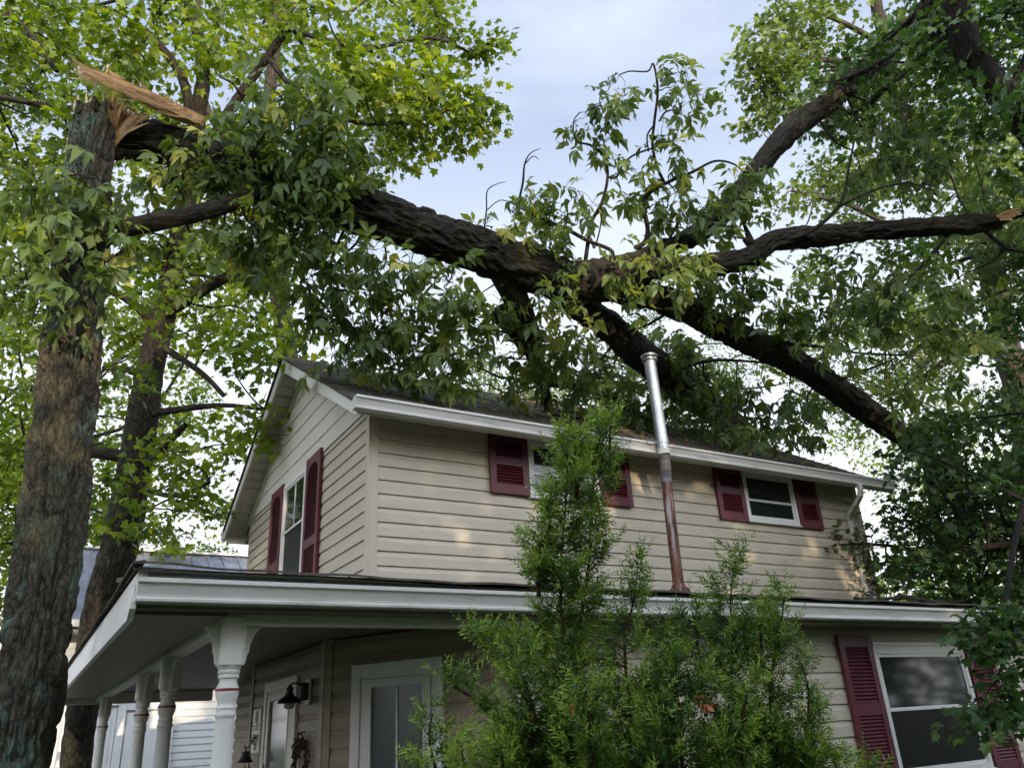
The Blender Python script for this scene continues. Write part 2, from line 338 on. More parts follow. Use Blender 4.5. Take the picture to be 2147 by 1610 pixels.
M = {}
M['tan'] = simple('tan_vinyl_siding', (.52, .45, .34), .42, var=.05, scale=1.2, dirt=(.30, .26, .19), dirt_amt=.25, stretch=(1, 1, 6), bump=.12, bscale=35)
M['porchwall'] = simple('brown_porch_siding', (.29, .225, .16), .5, var=.22, scale=1.6, dirt=(.17, .12, .08), dirt_amt=.6, stretch=(1, 1, 7), bump=.15, bscale=30)  # darker and browner than the tan siding, with mottled tone
M['tan2'] = simple('pale_vinyl_panel', (.66, .62, .54), .45, var=.05, scale=1.5, dirt=(.40, .36, .3), dirt_amt=.2)
M['white'] = simple('white_painted_metal', (.70, .67, .61), .38, var=.05, scale=2, dirt=(.30, .29, .22), dirt_amt=.35, stretch=(.6, 1, 3))
M['gutter'] = simple('weathered_white_gutter', (.66, .63, .57), .35, var=.08, scale=1.7, dirt=(.16, .15, .09), dirt_amt=.6, stretch=(.5, 1, 5))
M['trim'] = simple('white_vinyl_trim', (.72, .70, .65), .4, var=.04, scale=3)
M['post'] = simple('white_painted_wood', (.70, .67, .61), .5, var=.05, scale=5, dirt=(.4, .37, .3), dirt_amt=.25, bump=.15, bscale=90)
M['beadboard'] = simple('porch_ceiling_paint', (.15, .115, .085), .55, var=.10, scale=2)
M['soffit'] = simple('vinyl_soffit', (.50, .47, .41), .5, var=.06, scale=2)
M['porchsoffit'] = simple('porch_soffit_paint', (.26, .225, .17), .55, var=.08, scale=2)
M['groove'] = simple('dark_groove', (.10, .09, .08), .8)
M['maroon'] = simple('maroon_vinyl', (.105, .013, .023), .45, var=.18, scale=5, dirt=(.22, .06, .07), dirt_amt=.3)
M['shingle'] = simple('asphalt_shingle', (.088, .074, .062), .92, var=.55, scale=14, dirt=(.20, .17, .07), dirt_amt=.85, bump=.5, bscale=160, spec=.2)
M['black'] = simple('black_iron', (.012, .012, .013), .45, var=.2)
M['galv'] = simple('galvanised_steel', (.42, .45, .49), .38, metal=.75, var=.14, scale=22)
M['dullmetal'] = simple('dull_dirty_steel', (.20, .20, .21), .5, metal=.5, var=.3, scale=14, dirt=(.14, .06, .03), dirt_amt=.6)
M['metalroof'] = simple('weathered_metal_roof', (.25, .26, .31), .45, metal=.35, var=.4, scale=2.2, dirt=(.42, .40, .38), dirt_amt=.6)
M['vinylw'] = simple('white_shed_siding', (.80, .80, .80), .4, var=.03)
M['red'] = simple('maroon_band_paint', (.20, .02, .03), .45)
M['curtain'] = simple('pale_curtain', (.34, .36, .37), .8, var=.2, scale=4, stretch=(8, 8, .3))
M['grass'] = simple('grass_ground', (.04, .06, .02), .95, var=.5, scale=1.2, bump=.6, bscale=40)
M['floor'] = simple('porch_floor', (.10, .09, .08), .6, var=.15)
M['wreath'] = simple('dried_vine', (.07, .045, .03), .9, var=.5, scale=40)
M['cloth'] = simple('pale_bow_cloth', (.55, .52, .50), .8)
M['wood'] = simple('fresh_split_wood', (.72, .47, .23), .7, var=.28, scale=5, dirt=(.42, .22, .10), dirt_amt=.6, stretch=(1, 1, 1), bump=.5, bscale=50)
M['darkwood'] = simple('weathered_split_wood', (.46, .27, .13), .8, var=.4, scale=20)
M['redwood'] = simple('reddish_split_wood', (.38, .19, .11), .8, var=.4, scale=12, dirt=(.62, .42, .26), dirt_amt=.6, bump=.4)
M['pith'] = simple('pale_rotten_wood', (.55, .49, .40), .85, var=.3, scale=14, dirt=(.12, .09, .07), dirt_amt=.9)
M['deadleaf'] = simple('dead_leaf', (.34, .12, .035), .7, var=.35, scale=30)

def rust_pipe():
    m, N, L, b = mat('rusty_stove_pipe'); tc = N.new('ShaderNodeTexCoord'); sp = N.new('ShaderNodeSeparateXYZ'); L.new(tc.outputs['Object'], sp.inputs[0])
    n = N.new('ShaderNodeTexNoise'); mp = N.new('ShaderNodeMapping'); mp.inputs['Scale'].default_value = (26, 26, 2.6); L.new(tc.outputs['Object'], mp.inputs[0]); L.new(mp.outputs[0], n.inputs['Vector']); n.inputs['Scale'].default_value = 1; n.inputs['Detail'].default_value = 8; n.inputs['Roughness'].default_value = .7
    r = N.new('ShaderNodeValToRGB'); e = r.color_ramp.elements; e[0].position = .40; e[0].color = (.020, .015, .014, 1); e[1].position = .64; e[1].color = (.34, .34, .35, 1)
    q = e.new(.46); q.color = (.11, .038, .018, 1); q = e.new(.54); q.color = (.19, .08, .04, 1); L.new(n.outputs['Fac'], r.inputs[0]); L.new(r.outputs[0], b.inputs['Base Color']); b.inputs['Roughness'].default_value = .55; b.inputs['Metallic'].default_value = .25; return m
M['rust'] = rust_pipe()

def glass_mat(name, c=(.015, .018, .017), rough=.06):
    m, N, L, b = mat(name); b.inputs['Base Color'].default_value = (*c, 1); b.inputs['Roughness'].default_value = rough; b.inputs['Specular IOR Level'].default_value = .6
    tc = N.new('ShaderNodeTexCoord'); n = N.new('ShaderNodeTexNoise'); n.inputs['Scale'].default_value = 1.6; L.new(tc.outputs['Object'], n.inputs['Vector'])
    bp = N.new('ShaderNodeBump'); bp.inputs['Strength'].default_value = .05; bp.inputs['Distance'].default_value = .02; L.new(n.outputs['Fac'], bp.inputs['Height']); L.new(bp.outputs[0], b.inputs['Normal']); return m
M['glass'] = glass_mat('dark_window_glass'); M['screen'] = glass_mat('insect_screen', (.010, .011, .010), .35)
M['screen'].node_tree.nodes['Principled BSDF'].inputs['Specular IOR Level'].default_value = .15
M['curtglass'] = glass_mat('curtained_glass', (.075, .085, .09), .12)
M['bulb'] = glass_mat('clear_bulb_glass', (.35, .36, .36), .08)

M['bark_big'] = bark_mat('hickory_bark', (.016, .012, .009), (.205, .165, .118), (.20, .31, .235), .85, 34, 9, moss=(.115, .12, .05))
M['bark_fall'] = bark_mat('fallen_trunk_bark', (.007, .006, .005), (.095, .076, .060), (.12, .13, .055), .5, 30, 6, moss=(.055, .05, .022))
M['bark_maple'] = bark_mat('maple_bark', (.013, .010, .008), (.085, .068, .050), (.12, .15, .06), .5, 22, 5)
M['bark_pale'] = bark_mat('pale_bark', (.035, .03, .022), (.165, .135, .10), None, .5, 22, 5)
M['bark_dark'] = bark_mat('dark_bark', (.010, .009, .008), (.06, .05, .04), None, .5, 30, 8)
M['bark_yew'] = bark_mat('yew_bark', (.05, .022, .012), (.20, .085, .045), None, .5, 60, 14)
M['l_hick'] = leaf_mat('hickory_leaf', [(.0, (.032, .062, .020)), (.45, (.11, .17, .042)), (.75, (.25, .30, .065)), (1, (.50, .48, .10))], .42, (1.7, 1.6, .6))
M['l_maple'] = leaf_mat('maple_leaf', [(.0, (.030, .064, .010)), (.5, (.135, .205, .018)), (1, (.38, .43, .030))], .45, (1.6, 1.55, .35))
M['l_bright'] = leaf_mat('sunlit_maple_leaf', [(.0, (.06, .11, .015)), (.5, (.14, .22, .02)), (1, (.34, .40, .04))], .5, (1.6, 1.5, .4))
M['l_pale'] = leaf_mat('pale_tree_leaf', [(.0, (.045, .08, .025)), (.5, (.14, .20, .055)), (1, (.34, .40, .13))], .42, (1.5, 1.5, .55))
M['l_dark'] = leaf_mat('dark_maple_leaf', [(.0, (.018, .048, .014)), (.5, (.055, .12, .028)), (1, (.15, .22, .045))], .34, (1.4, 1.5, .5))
M['l_oak'] = leaf_mat('oak_leaf', [(.0, (.03, .055, .02)), (.5, (.08, .12, .04)), (1, (.18, .20, .06))], .3, (1.4, 1.4, .5))
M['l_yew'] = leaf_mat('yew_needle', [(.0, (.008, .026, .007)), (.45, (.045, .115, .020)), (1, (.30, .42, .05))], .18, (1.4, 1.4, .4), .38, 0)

# ------------------------------------------------------------------ ground
g = MB(); g.quad((-300, -300, 0), (300, -300, 0), (300, 300, 0), (-300, 300, 0)); g.build('ground', M['grass'], kind='structure')

# ------------------------------------------------------------------ house
house = empty('house', (5.8, 6.4, 0), 'tan sided two storey house with maroon shutters and the fallen tree on its roof', 'house')
def siding(name, o, d, n, zs, rngf, mats, parent, lip=.017, dutch=True, **kw):
    """horizontal vinyl courses; zs = course bottoms, each a real tilted board"""
    b = MB(); o = np.array([o[0], o[1], 0.]); d = np.array([d[0], d[1], 0.]); n = np.array([n[0], n[1], 0.]); Z = np.array([0, 0, 1.])
    for i in range(len(zs)-1):
        z0, z1 = zs[i], zs[i+1]
        a0, a1 = rngf(z0); b0, b1 = rngf(z1)
        if b1 <= b0: 
            b0 = b1 = (a0+a1)/2
        def p(s, z, t): return o+d*s+Z*z+n*t
        h = z1-z0
        if dutch:
            za = z0+h*.62; zb = z0+h*.70
            def lerp(q): return a0+(b0-a0)*q, a1+(b1-a1)*q
            m0, m1 = lerp(.62); k0, k1 = lerp(.70)
            b.quad(p(a0, z0, lip), p(a1, z0, lip), p(m1, za, lip-.002), p(m0, za, lip-.002))
            b.quad(p(m0, za, lip-.002), p(m1, za, lip-.002), p(k1, zb, lip-.0075), p(k0, zb, lip-.0075))
            b.quad(p(k0, zb, lip-.0075), p(k1, zb, lip-.0075), p(b1, z1, .001), p(b0, z1, .001))
        else:
            b.quad(p(a0, z0, lip), p(a1, z0, lip), p(b1, z1, .001), p(b0, z1, .001))
        b.quad(p(a0, z0, .001), p(a1, z0, .001), p(a1, z0, lip), p(a0, z0, lip))
    return b.build(name, mats, parent, **kw)
E_ = .127
# upper front wall, face y=6.4 looking to -y
zs = [2.796-.127*1+E_*k for k in range(14)]+[4.33]
wall_f = siding('wall', (2.45, 6.4), (1, 0), (0, -1), zs, lambda z: (0, 6.70), M['tan'], house)
tr = MB(); tr.box((2.395, 6.378, 2.66), (2.475, 6.40, 4.31)); tr.box((2.378, 6.378, 2.66), (2.395, 6.455, 4.35)); tr.build('corner_trim', M['tan'], wall_f, bevel=.004)
tr = MB(); tr.box((9.14, 6.38, 2.66), (9.205, 6.41, 4.31)); tr.box((9.205, 6.38, 2.66), (9.222, 6.46, 4.35)); tr.build('corner_trim', M['tan'], wall_f, bevel=.004)
# body behind the siding so nothing shows through
bd = MB(); bd.box((2.42, 6.42, 2.4), (9.18, 10.83, 4.30)); bd.prism([(6.42, 4.30), (10.83, 4.30), (8.62, 5.66)], (2.42, 0, 0), (0, 1, 0), (0, 0, 1), (6.76, 0, 0)); bd.build('wall_sheathing', M['groove'], house)
# gable wall, face x=2.4 looking to -x
zs = [2.52+E_*k for k in range(15)]; zs = [z for z in zs if z < 4.36]+[4.37]
wall_g = siding('wall', (2.4, 6.45), (0, 1), (-1, 0), zs, lambda z: (0, 4.36), M['tan'], house)
tr = MB(); tr.box((2.378, 10.80, 2.5), (2.40, 10.87, 4.37)); tr.build('corner_trim', M['tan'], wall_g)
zr = lambda y: 4.27+.595*(y-6.05) if y < 8.62 else 5.80-.595*(y-8.62)
def grange(z):
    y0 = 6.05+(z+.10-4.27)/.595; return max(y0, 6.40)-6.4, min(17.24-y0, 10.85)-6.4
zs = [4.352]+[4.552+.2*k for k in range(6)]+[5.66]
siding('gable_panel', (2.385, 6.4), (0, 1), (-1, 0), zs, grange, M['tan2'], house, lip=.012, dutch=False)
# right gable wall (hidden side) simple panel
siding('wall', (9.20, 6.45), (0, 1), (1, 0), [2.6+E_*k for k in range(14)], lambda z: (0, 4.36), M['tan'], house)

# main roof: real overlapping shingle courses
rf = MB(); x0, x1 = 2.082, 9.52
nco = 21; L_ = 2.60; sl = math.hypot(1, .595); dy = (8.62-6.03)/nco
for side in (0, 1):
    for k in range(nco):
        ya = 6.03+dy*k; yb = ya+dy*1.02
        za = 4.27+.595*(ya-6.05)+.010; zb = 4.27+.595*(yb-6.05)+.001
        if side: ya, yb = 17.24-ya, 17.24-yb
        # break each course along x into tabs with small height jitter
        xs = [x0]
        while xs[-1] < x1-.4: xs.append(xs[-1]+rnd.uniform(.25, .45))
        xs.append(x1)
        for a, b in zip(xs[:-1], xs[1:]):
            j = rnd.uniform(-.002, .005)+(.010 if rnd.random() < .05 else 0)
            rf.obox((a, ya, za-.012), (b-a-.002, 0, 0), (0, yb-ya, zb-za), (0, 0, .012+j))
rf.build('roof', M['shingle'], house)
roof = [c for c in house.children if c.name.startswith('roof')][0]
dk = MB()
for s_ in (0, 1):
    P = [(6.06, 4.255), (8.62, 5.778), (8.62, 5.74), (6.06, 4.215)]
    if s_: P = [(17.24-a, b) for a, b in P]
    dk.prism(P, (2.13, 0, 0), (0, 1, 0), (0, 0, 1), (7.36, 0, 0))
dk.build('roof_deck', M['groove'], roof)
rc = MB()
for k in range(26): 
    xa = 2.10+k*.286; rc.prism([(-.13, -.075), (0, .012), (.13, -.075), (.13, -.088), (0, -.002), (-.13, -.088)], (xa, 8.62, 5.81+.004*(k % 2)), (0, 1, 0), (0, 0, 1), (.288, 0, 0))
rc.build('ridge_cap', M['shingle'], roof)
fa = MB()
for s_ in (0, 1):
    for xx in (2.105, 9.47):
        P = [(6.02, 4.228), (8.62, 5.768), (8.62, 5.612), (6.02, 4.118)]
        if s_: P = [(17.24-a, b) for a, b in P]
        fa.prism(P, (xx, 0, 0), (0, 1, 0), (0, 0, 1), (.03, 0, 0))
fa.box((2.14, 6.055, 4.148), (9.47, 6.075, 4.235)); fa.box((2.14, 11.165, 4.10), (9.47, 11.185, 4.235))
fa.build('fascia', M['white'], roof, bevel=.004)
# rake soffit boards under the overhang and level soffits at the eaves
sf = MB()
for s_ in (0, 1):
    k = 0; y = 6.08
    while y < 8.60:
        yb = min(y+.119, 8.61); P = [(y, zr(y)-.085), (yb, zr(yb)-.085), (yb, zr(yb)-.10), (y, zr(y)-.10)]
        if s_: P = [(17.24-a, b) for a, b in P]
        sf.prism(P, (2.137, 0, 0), (0, 1, 0), (0, 0, 1), (.25, 0, 0)); y += .134
sf.prism([(6.078, 4.150), (6.40, 4.315), (6.40, 4.327), (6.078, 4.162)], (2.39, 0, 0), (0, 1, 0), (0, 0, 1), (7.06, 0, 0)); sf.prism([(11.162, 4.105), (10.84, 4.30), (10.84, 4.312), (11.162, 4.117)], (2.39, 0, 0), (0, 1, 0), (0, 0, 1), (7.06, 0, 0))
sf.build('soffit', M['soffit'], roof)
fz = MB()
for s_ in (0, 1):
    P = [(6.38, zr(6.38)-.10), (8.62, zr(8.62)-.10), (8.62, zr(8.62)-.175), (6.38, zr(6.38)-.175)]
    if s_: P = [(17.24-a, b) for a, b in P]
    fz.prism(P, (2.355, 0, 0), (0, 1, 0), (0, 0, 1), (.022, 0, 0))
fz.build('frieze_board', M['tan2'], roof)
KP = [(0, .0), (0, -.118), (.072, -.118), (.088, -.114), (.090, -.100), (.078, -.094), (.080, -.080), (.098, -.028), (.113, -.022), (.113, .0), (.102, .0), (.102, -.012), (.090, -.020), (.072, -.080), (.066, -.108), (.008, -.108), (.008, 0)]
def gutter(x0, x1, y, z, sgn, parent, s=1.0):
    b = MB(); b.prism([(q*s, r*s) for q, r in KP], (x0, y, z), (0, sgn, 0), (0, 0, 1), (x1-x0, 0, 0))
    cap = [(q*s, r*s) for q, r in KP[1:10]]+[(0, 0)]
    for x in (x0-.003, x1): b.prism(cap, (x, y, z), (0, sgn, 0), (0, 0, 1), (.003, 0, 0))
    # hangers, seams
    x = x0+.4
    while x < x1-.2: b.box((x, min(y, y+sgn*.1*s), z-.012), (x+.02, max(y, y+sgn*.1*s), z-.009)); x += .6
    return b.build('gutter', M['gutter'], parent, bevel=.0012)
gutter(2.10, 9.45, 6.053, 4.275, -1, roof, .98); gutter(2.09, 9.45, 11.187, 4.27, 1, roof, .98)

# ---------------- windows and shutters
def wall_frame(o, d, n): return np.array([o[0], o[1], 0.]), np.array([d[0], d[1], 0.]), np.array([n[0], n[1], 0.])
def window(F, s0, s1, z0, z1, rail, casing=.045, label=None, glass2='glass', muntin=False, head=0):
    o, d, n = F; Z = np.array([0, 0, 1.])
    def bx(b, sa, sb, za, zb, ta, tb): b.obox(o+d*sa+Z*za+n*ta, d*(sb-sa), Z*(zb-za), n*(tb-ta))
    f = MB(); c = casing
    bx(f, s0, s0+c, z0, z1, .0, .034); bx(f, s1-c, s1, z0, z1, .0, .034); bx(f, s0+c, s1-c, z1-c-head, z1, .0, .034); bx(f, s0+c, s1-c, z0, z0+c, .0, .036)
    bx(f, s0-.012, s1+.012, z0-.02, z0, 0, .050)
    if head: bx(f, s0, s1, z1-head*.5, z1+.004, .034, .046)
    fr = f.build('window', M['trim'], house, bevel=.003, label=label)
    a, b_, za, zb = s0+c, s1-c, z0+c, z1-c-head; k = .026
    s = MB()
    for (p, q, tt) in ((rail, zb, .024), (za, rail+.03, .017)):
        bx(s, a, a+k, p, q, .004, tt); bx(s, b_-k, b_, p, q, .004, tt); bx(s, a+k, b_-k, q-k, q, .004, tt); bx(s, a+k, b_-k, p, p+k, .004, tt)
    if muntin: bx(s, (a+b_)/2-.008, (a+b_)/2+.008, rail+k, zb-k, .010, .019)
    s.build('sash', M['trim'], fr, bevel=.002)
    for nm, m_, p, q, tt in (('pane', 'glass', rail+k, zb-k, .012), ('pane', glass2, za+k, rail, .009)):
        g_ = MB(); bx(g_, a+k, b_-k, p, q, .002, tt); g_.build(nm, M[m_], fr)
    return fr
def shutter(F, s0, s1, z0, z1, zmid, label=None, arch=False, rails=None):
    o, d, n = F; Z = np.array([0, 0, 1.])
    b = MB()
    def bx(sa, sb, za, zb, ta, tb): b.obox(o+d*sa+Z*za+n*ta, d*(sb-sa), Z*(zb-za), n*(tb-ta))
    st = .068; bx(s0, s0+st, z0, z1, .014, .042); bx(s1-st, s1, z0, z1, .014, .042)
    bx(s0+st, s1-st, z0, z1, .008, .016)
    rl = rails or [(z0, z0+.10), (zmid-.05, zmid+.05), (z1-.10, z1)]
    for p, q in rl: bx(s0+st, s1-st, p, q, .016, .039)
    for (p, q) in zip([r[1] for r in rl[:-1]], [r[0] for r in rl[1:]]):
        m = int((q-p)/.029)
        for i in range(m):
            zc = p+(q-p)*(i+.5)/m
            A = o+d*(s0+st)+n*.016; w_ = d*(s1-s0-2*st)
            b.prism([(.0, -.003), (.019, -.018), (.022, -.014), (.003, .008)], A+Z*(zc+.006), n, Z, w_)
    if arch:
        for i in range(8):
            t0 = i/8; t1 = (i+1)/8; w_ = s1-s0-2*st
            h0 = .09*(1-math.sqrt(max(0, 1-(2*t0-1)**2))); h1 = .09*(1-math.sqrt(max(0, 1-(2*t1-1)**2)))
            A = o+d*(s0+st+w_*t0)+Z*(rl[-1][0]+.0)+n*.036
            b.prism([(0, -h0-.002), (w_*(t1-t0), -h1-.002), (w_*(t1-t0), .01), (0, .01)], A, d, Z, n*.006)
    for sx in (s0+st*.5, s1-st*.5):
        for zz in (z0+.13, z1-.13):
            b.obox(o+d*(sx-.006)+Z*(zz-.006)+n*.042, d*.012, Z*.012, n*.003)
    return b.build('shutter', M['maroon'], house, bevel=.0025, label=label)
FU = wall_frame((0, 6.387), (1, 0), (0, -1))
window(FU, 4.06, 4.925, 3.67, 4.27, 3.90, label='upstairs window half hidden by the yew tip')
shutter(FU, 3.612, 4.050, 3.668, 4.27, 4.0, rails=[(3.668, 3.768), (3.955, 4.04), (4.20, 4.27)])
shutter(FU, 4.935, 5.350, 3.668, 4.27, 4.0, rails=[(3.668, 3.768), (3.955, 4.04), (4.20, 4.27)])
window(FU, 7.072, 7.950, 3.665, 4.27, 3.91, glass2='glass')
shutter(FU, 6.617, 7.062, 3.642, 4.27, 4.0, rails=[(3.642, 3.745), (3.955, 4.04), (4.20, 4.27)])
shutter(FU, 7.962, 8.372, 3.642, 4.27, 4.0, rails=[(3.642, 3.745), (3.955, 4.04), (4.20, 4.27)])
FG = wall_frame((2.387, 0), (0, 1), (-1, 0))
window(FG, 8.24, 9.13, 3.02, 4.36, 3.76, muntin=True, glass2='screen', casing=.06)
shutter(FG, 7.72, 8.215, 2.95, 4.40, 3.45, arch=True)
shutter(FG, 9.155, 9.665, 2.95, 4.40, 3.45, arch=True)

# ---------------- lower storey
DZ = .127
lz = [1.885-DZ*14+DZ*k for k in range(18)]; lz = [z for z in lz if z < 2.27]+[2.285]
wall_l = siding('wall', (2.85, 4.8), (1, 0), (0, -1), lz, lambda z: (0, 6.75), M['tan'], house)
c_ = MB(); c_.box((2.83, 4.775, .1), (2.90, 4.80, 2.28)); c_.build('corner_trim', M['tan'], wall_l); c_ = MB(); c_.box((9.53, 4.775, .1), (9.62, 4.80, 2.28)); c_.build('corner_trim', M['tan'], wall_l)
A0 = np.array([2.03, 6.25]); AD = np.array([.49, -.872]); AD /= np.linalg.norm(AD); AN = np.array([AD[1], -AD[0]]); 
if AN@np.array([-1, -1]) < 0: AN = -AN
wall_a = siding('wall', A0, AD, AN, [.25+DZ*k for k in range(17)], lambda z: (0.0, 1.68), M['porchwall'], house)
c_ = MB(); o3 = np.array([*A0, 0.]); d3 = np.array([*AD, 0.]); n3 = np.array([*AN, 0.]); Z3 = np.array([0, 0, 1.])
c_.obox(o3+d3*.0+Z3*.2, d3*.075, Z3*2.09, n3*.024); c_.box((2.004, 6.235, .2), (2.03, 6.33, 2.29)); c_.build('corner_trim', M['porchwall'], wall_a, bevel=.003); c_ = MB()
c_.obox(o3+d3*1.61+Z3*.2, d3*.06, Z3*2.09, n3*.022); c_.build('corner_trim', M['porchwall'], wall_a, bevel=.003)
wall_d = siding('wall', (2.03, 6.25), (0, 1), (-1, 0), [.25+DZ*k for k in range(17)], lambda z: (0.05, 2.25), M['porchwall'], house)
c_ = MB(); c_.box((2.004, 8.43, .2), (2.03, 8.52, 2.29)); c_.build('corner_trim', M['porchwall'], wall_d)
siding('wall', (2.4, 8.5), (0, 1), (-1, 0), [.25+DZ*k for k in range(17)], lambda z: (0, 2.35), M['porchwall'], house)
bk = MB(); bk.box((2.87, 4.83, .05), (9.55, 6.43, 2.29)); bk.box((2.06, 6.33, .05), (9.1, 8.47, 2.29)); bk.box((2.45, 8.47, .05), (9.1, 10.8, 2.39))
bk.prism([(2.06, 6.30), (2.87, 4.86), (2.87, 6.33)], (0, 0, .05), (1, 0, 0), (0, 1, 0), (0, 0, 2.24)); bk.build('wall_sheathing', M['groove'], house)
FL = wall_frame((0, 4.787), (1, 0), (0, -1))
window(FL, 6.585, 7.965, 1.02, 2.125, 1.545, casing=.045, head=.055, glass2='screen')
shutter(FL, 6.125, 6.570, .96, 2.185, 1.575)
shutter(FL, 8.00, 8.445, .96, 2.185, 1.575)
siding_lamp = None
# doors
def door(F, s0, s1, z1, glz, gl_s0, gl_s1, mname, label, muntin=False):
    o, d, n = F; Z = np.array([0, 0, 1.]); b = MB()
    def bx(b, sa, sb, za, zb, ta, tb): b.obox(o+d*sa+Z*za+n*ta, d*(sb-sa), Z*(zb-za), n*(tb-ta))
    c = .085; z0 = .3
    bx(b, s0, s0+c, z0, z1, 0, .03); bx(b, s1-c, s1, z0, z1, 0, .03); bx(b, s0+c, s1-c, z1-c, z1, 0, .03)
    bx(b, s0+c, s0+c+.02, z0, z1-c, 0, .016); bx(b, s1-c-.02, s1-c, z0, z1-c, 0, .016); bx(b, s0+c+.02, s1-c-.02, z1-c-.02, z1-c, 0, .016)
    dr = b.build('door', M['trim'] if not label.startswith('cream') else M['tan2'], house, bevel=.003, label=label)
    p = MB(); a, e = s0+c+.024, s1-c-.024; top = z1-c-.024
    bx(p, a, gl_s0, z0, top, .003, .024); bx(p, gl_s1, e, z0, top, .003, .024); bx(p, gl_s0, gl_s1, glz, top, .003, .024); bx(p, gl_s0, gl_s1, z0, .55, .003, .024)
    for (q0, q1, r0, r1) in ((gl_s0-.018, gl_s0, .55, glz), (gl_s1, gl_s1+.018, .55, glz), (gl_s0-.018, gl_s1+.018, glz, glz+.018)): bx(p, q0, q1, r0, r1, .024, .030)
    if muntin: m = (gl_s0+gl_s1)/2; bx(p, m-.008, m+.008, .55, glz, .010, .021)
    p.build('door_leaf', M['trim'] if not label.startswith('cream') else M['tan2'], dr, bevel=.002)
    g_ = MB(); bx(g_, gl_s0, gl_s1, .55, glz, .004, .012); g_.build('pane', M[mname], dr)
    h = MB(); h.obox(o+d*(e-.05)+Z*1.25+n*.024, d*.03, Z*.16, n*.01); h.tube([o+d*(e-.035)+Z*1.3+n*.03, o+d*(e-.035)+Z*1.3+n*.06, o+d*(e-.10)+Z*1.3+n*.065], .009, 8); h.build('handle', M['black'], dr)
    return dr
FA = (o3+n3*.012, d3, n3)
door(FA, .285, 1.11, 2.08, 1.915, .475, .935, 'curtglass', 'white framed storm door behind the first post', True)
FD = wall_frame((2.018, 0), (0, 1), (-1, 0))
door(FD, 6.90, 7.93, 2.085, 1.92, 7.12, 7.72, 'curtglass', 'cream door in the shaded wall behind the lamp')

# ---------------- porch roof that wraps the corner
pr = MB()
XL, YF, YB = .44, 4.47, 12.6
def hip(x, y):  # roof height: front slope and left slope
    return 2.44+min(.20*(y-YF), .20*(x-XL))
# front slope courses
for k in range(12):
    ya = YF-.01+k*.165; yb = ya+.17; xl0 = XL-.02+(ya-YF); xl1 = XL-.02+(yb-YF)
    za, zb = 2.447+.165*(ya-YF), 2.437+.165*(yb-YF)
    pr.poly([(xl0, ya, za), (9.9, ya, za), (9.9, yb, zb), (xl1, yb, zb)]); pr.poly([(xl0, ya, za-.009), (9.9, ya, za-.009), (9.9, ya, za), (xl0, ya, za)])
for k in range(12):
    xa = XL-.015+k*.165; xb = xa+.17; y0 = YF-.01+(xa-XL); y1 = YF-.01+(xb-XL); za, zb = 2.447+.165*(xa-XL), 2.437+.165*(xb-XL)
    pr.poly([(xa, YB, za), (xa, y0, za), (xb, y1, zb), (xb, YB, zb)]); pr.poly([(xa, YB, za-.009), (xa, y0, za-.009), (xa, y0, za), (xa, YB, za)])
# visible shingle edge, a little wavy
ed = []
xs = np.linspace(XL-.03, 9.9, 90)
fx = lambda a: .004*math.sin(a*5.1)+.003*math.sin(a*13)+.034*math.exp(-max(a-XL-.1, 0)/.9)
for a, b in zip(xs[:-1], xs[1:]):
    wa = fx(a); pr.obox((a, YF-.035, 2.428+wa), (b-a, 0, fx(b)-fx(a)), (0, .06, .012), (0, 0, .013))
ys = np.linspace(YF-.03, YB, 70)
fy = lambda a: .004*math.sin(a*4.3)+.034*math.exp(-max(a-YF-.1, 0)/1.2)
for a, b in zip(ys[:-1], ys[1:]):
    wa = fy(a); pr.obox((XL-.035, a, 2.425+wa), (0, b-a, fy(b)-fy(a)), (.06, 0, .012), (0, 0, .013))
proof = pr.build('porch_roof', M['shingle'], house)
u = MB(); u.prism([(YF+.02, 2.425), (6.40, 2.735), (6.40, 2.70), (YF+.02, 2.40)], (XL+.05, 0, 0), (0, 1, 0), (0, 0, 1), (9.4, 0, 0))
u.build('roof_deck', M['groove'], proof)
f2 = MB(); f2.box((XL+.0, YF+.033, 2.262), (9.85, YF+.055, 2.428)); f2.prism([(XL, 2.4281), (XL+2.0, 2.4281), (XL, 2.462)], (0, YF+.033, 0), (1, 0, 0), (0, 0, 1), (0, .022, 0)); f2.box((XL-.004, YF+.056, 2.305), (XL+.02, YB, 2.425))
f2.build('fascia', M['white'], proof, bevel=.003)
f3 = MB(); f3.prism([(YF-.02, 2.30), (YB, 2.30), (YB, 2.19), (YF+.05, 2.19), (YF-.02, 2.24)], (XL-.022, 0, 0), (0, 1, 0), (0, 0, 1), (.03, 0, 0)); f3.box((XL-.012, YF+.0, 2.303), (XL-.004, YB, 2.36)); f3.build('rake_board', M['white'], proof, bevel=.003)
gutter(XL, 9.8, YF+.03, 2.388, -1, proof, 1.0)
# soffit and ceiling
s2 = MB()
y = 4.60
while y < YB: s2.box((XL+.01, y, 2.232), (.92, y+.050, 2.244)); y += .058
s2b = MB(); s2b.box((XL+.01, 4.60, 2.246), (.92, YB, 2.2505)); s2b.build('soffit_backing', M['groove'], proof)
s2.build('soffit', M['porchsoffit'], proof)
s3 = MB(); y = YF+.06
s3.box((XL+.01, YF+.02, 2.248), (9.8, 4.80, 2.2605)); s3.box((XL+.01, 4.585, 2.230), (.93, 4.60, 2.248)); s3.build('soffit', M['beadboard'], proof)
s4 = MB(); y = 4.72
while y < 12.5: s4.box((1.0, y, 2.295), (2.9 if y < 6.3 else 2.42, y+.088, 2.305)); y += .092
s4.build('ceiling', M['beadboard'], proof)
s4b = MB(); s4b.box((.5, 4.6, 2.308), (2.95, 12.58, 2.316)); s4b.build('ceiling_backing', M['groove'], proof)
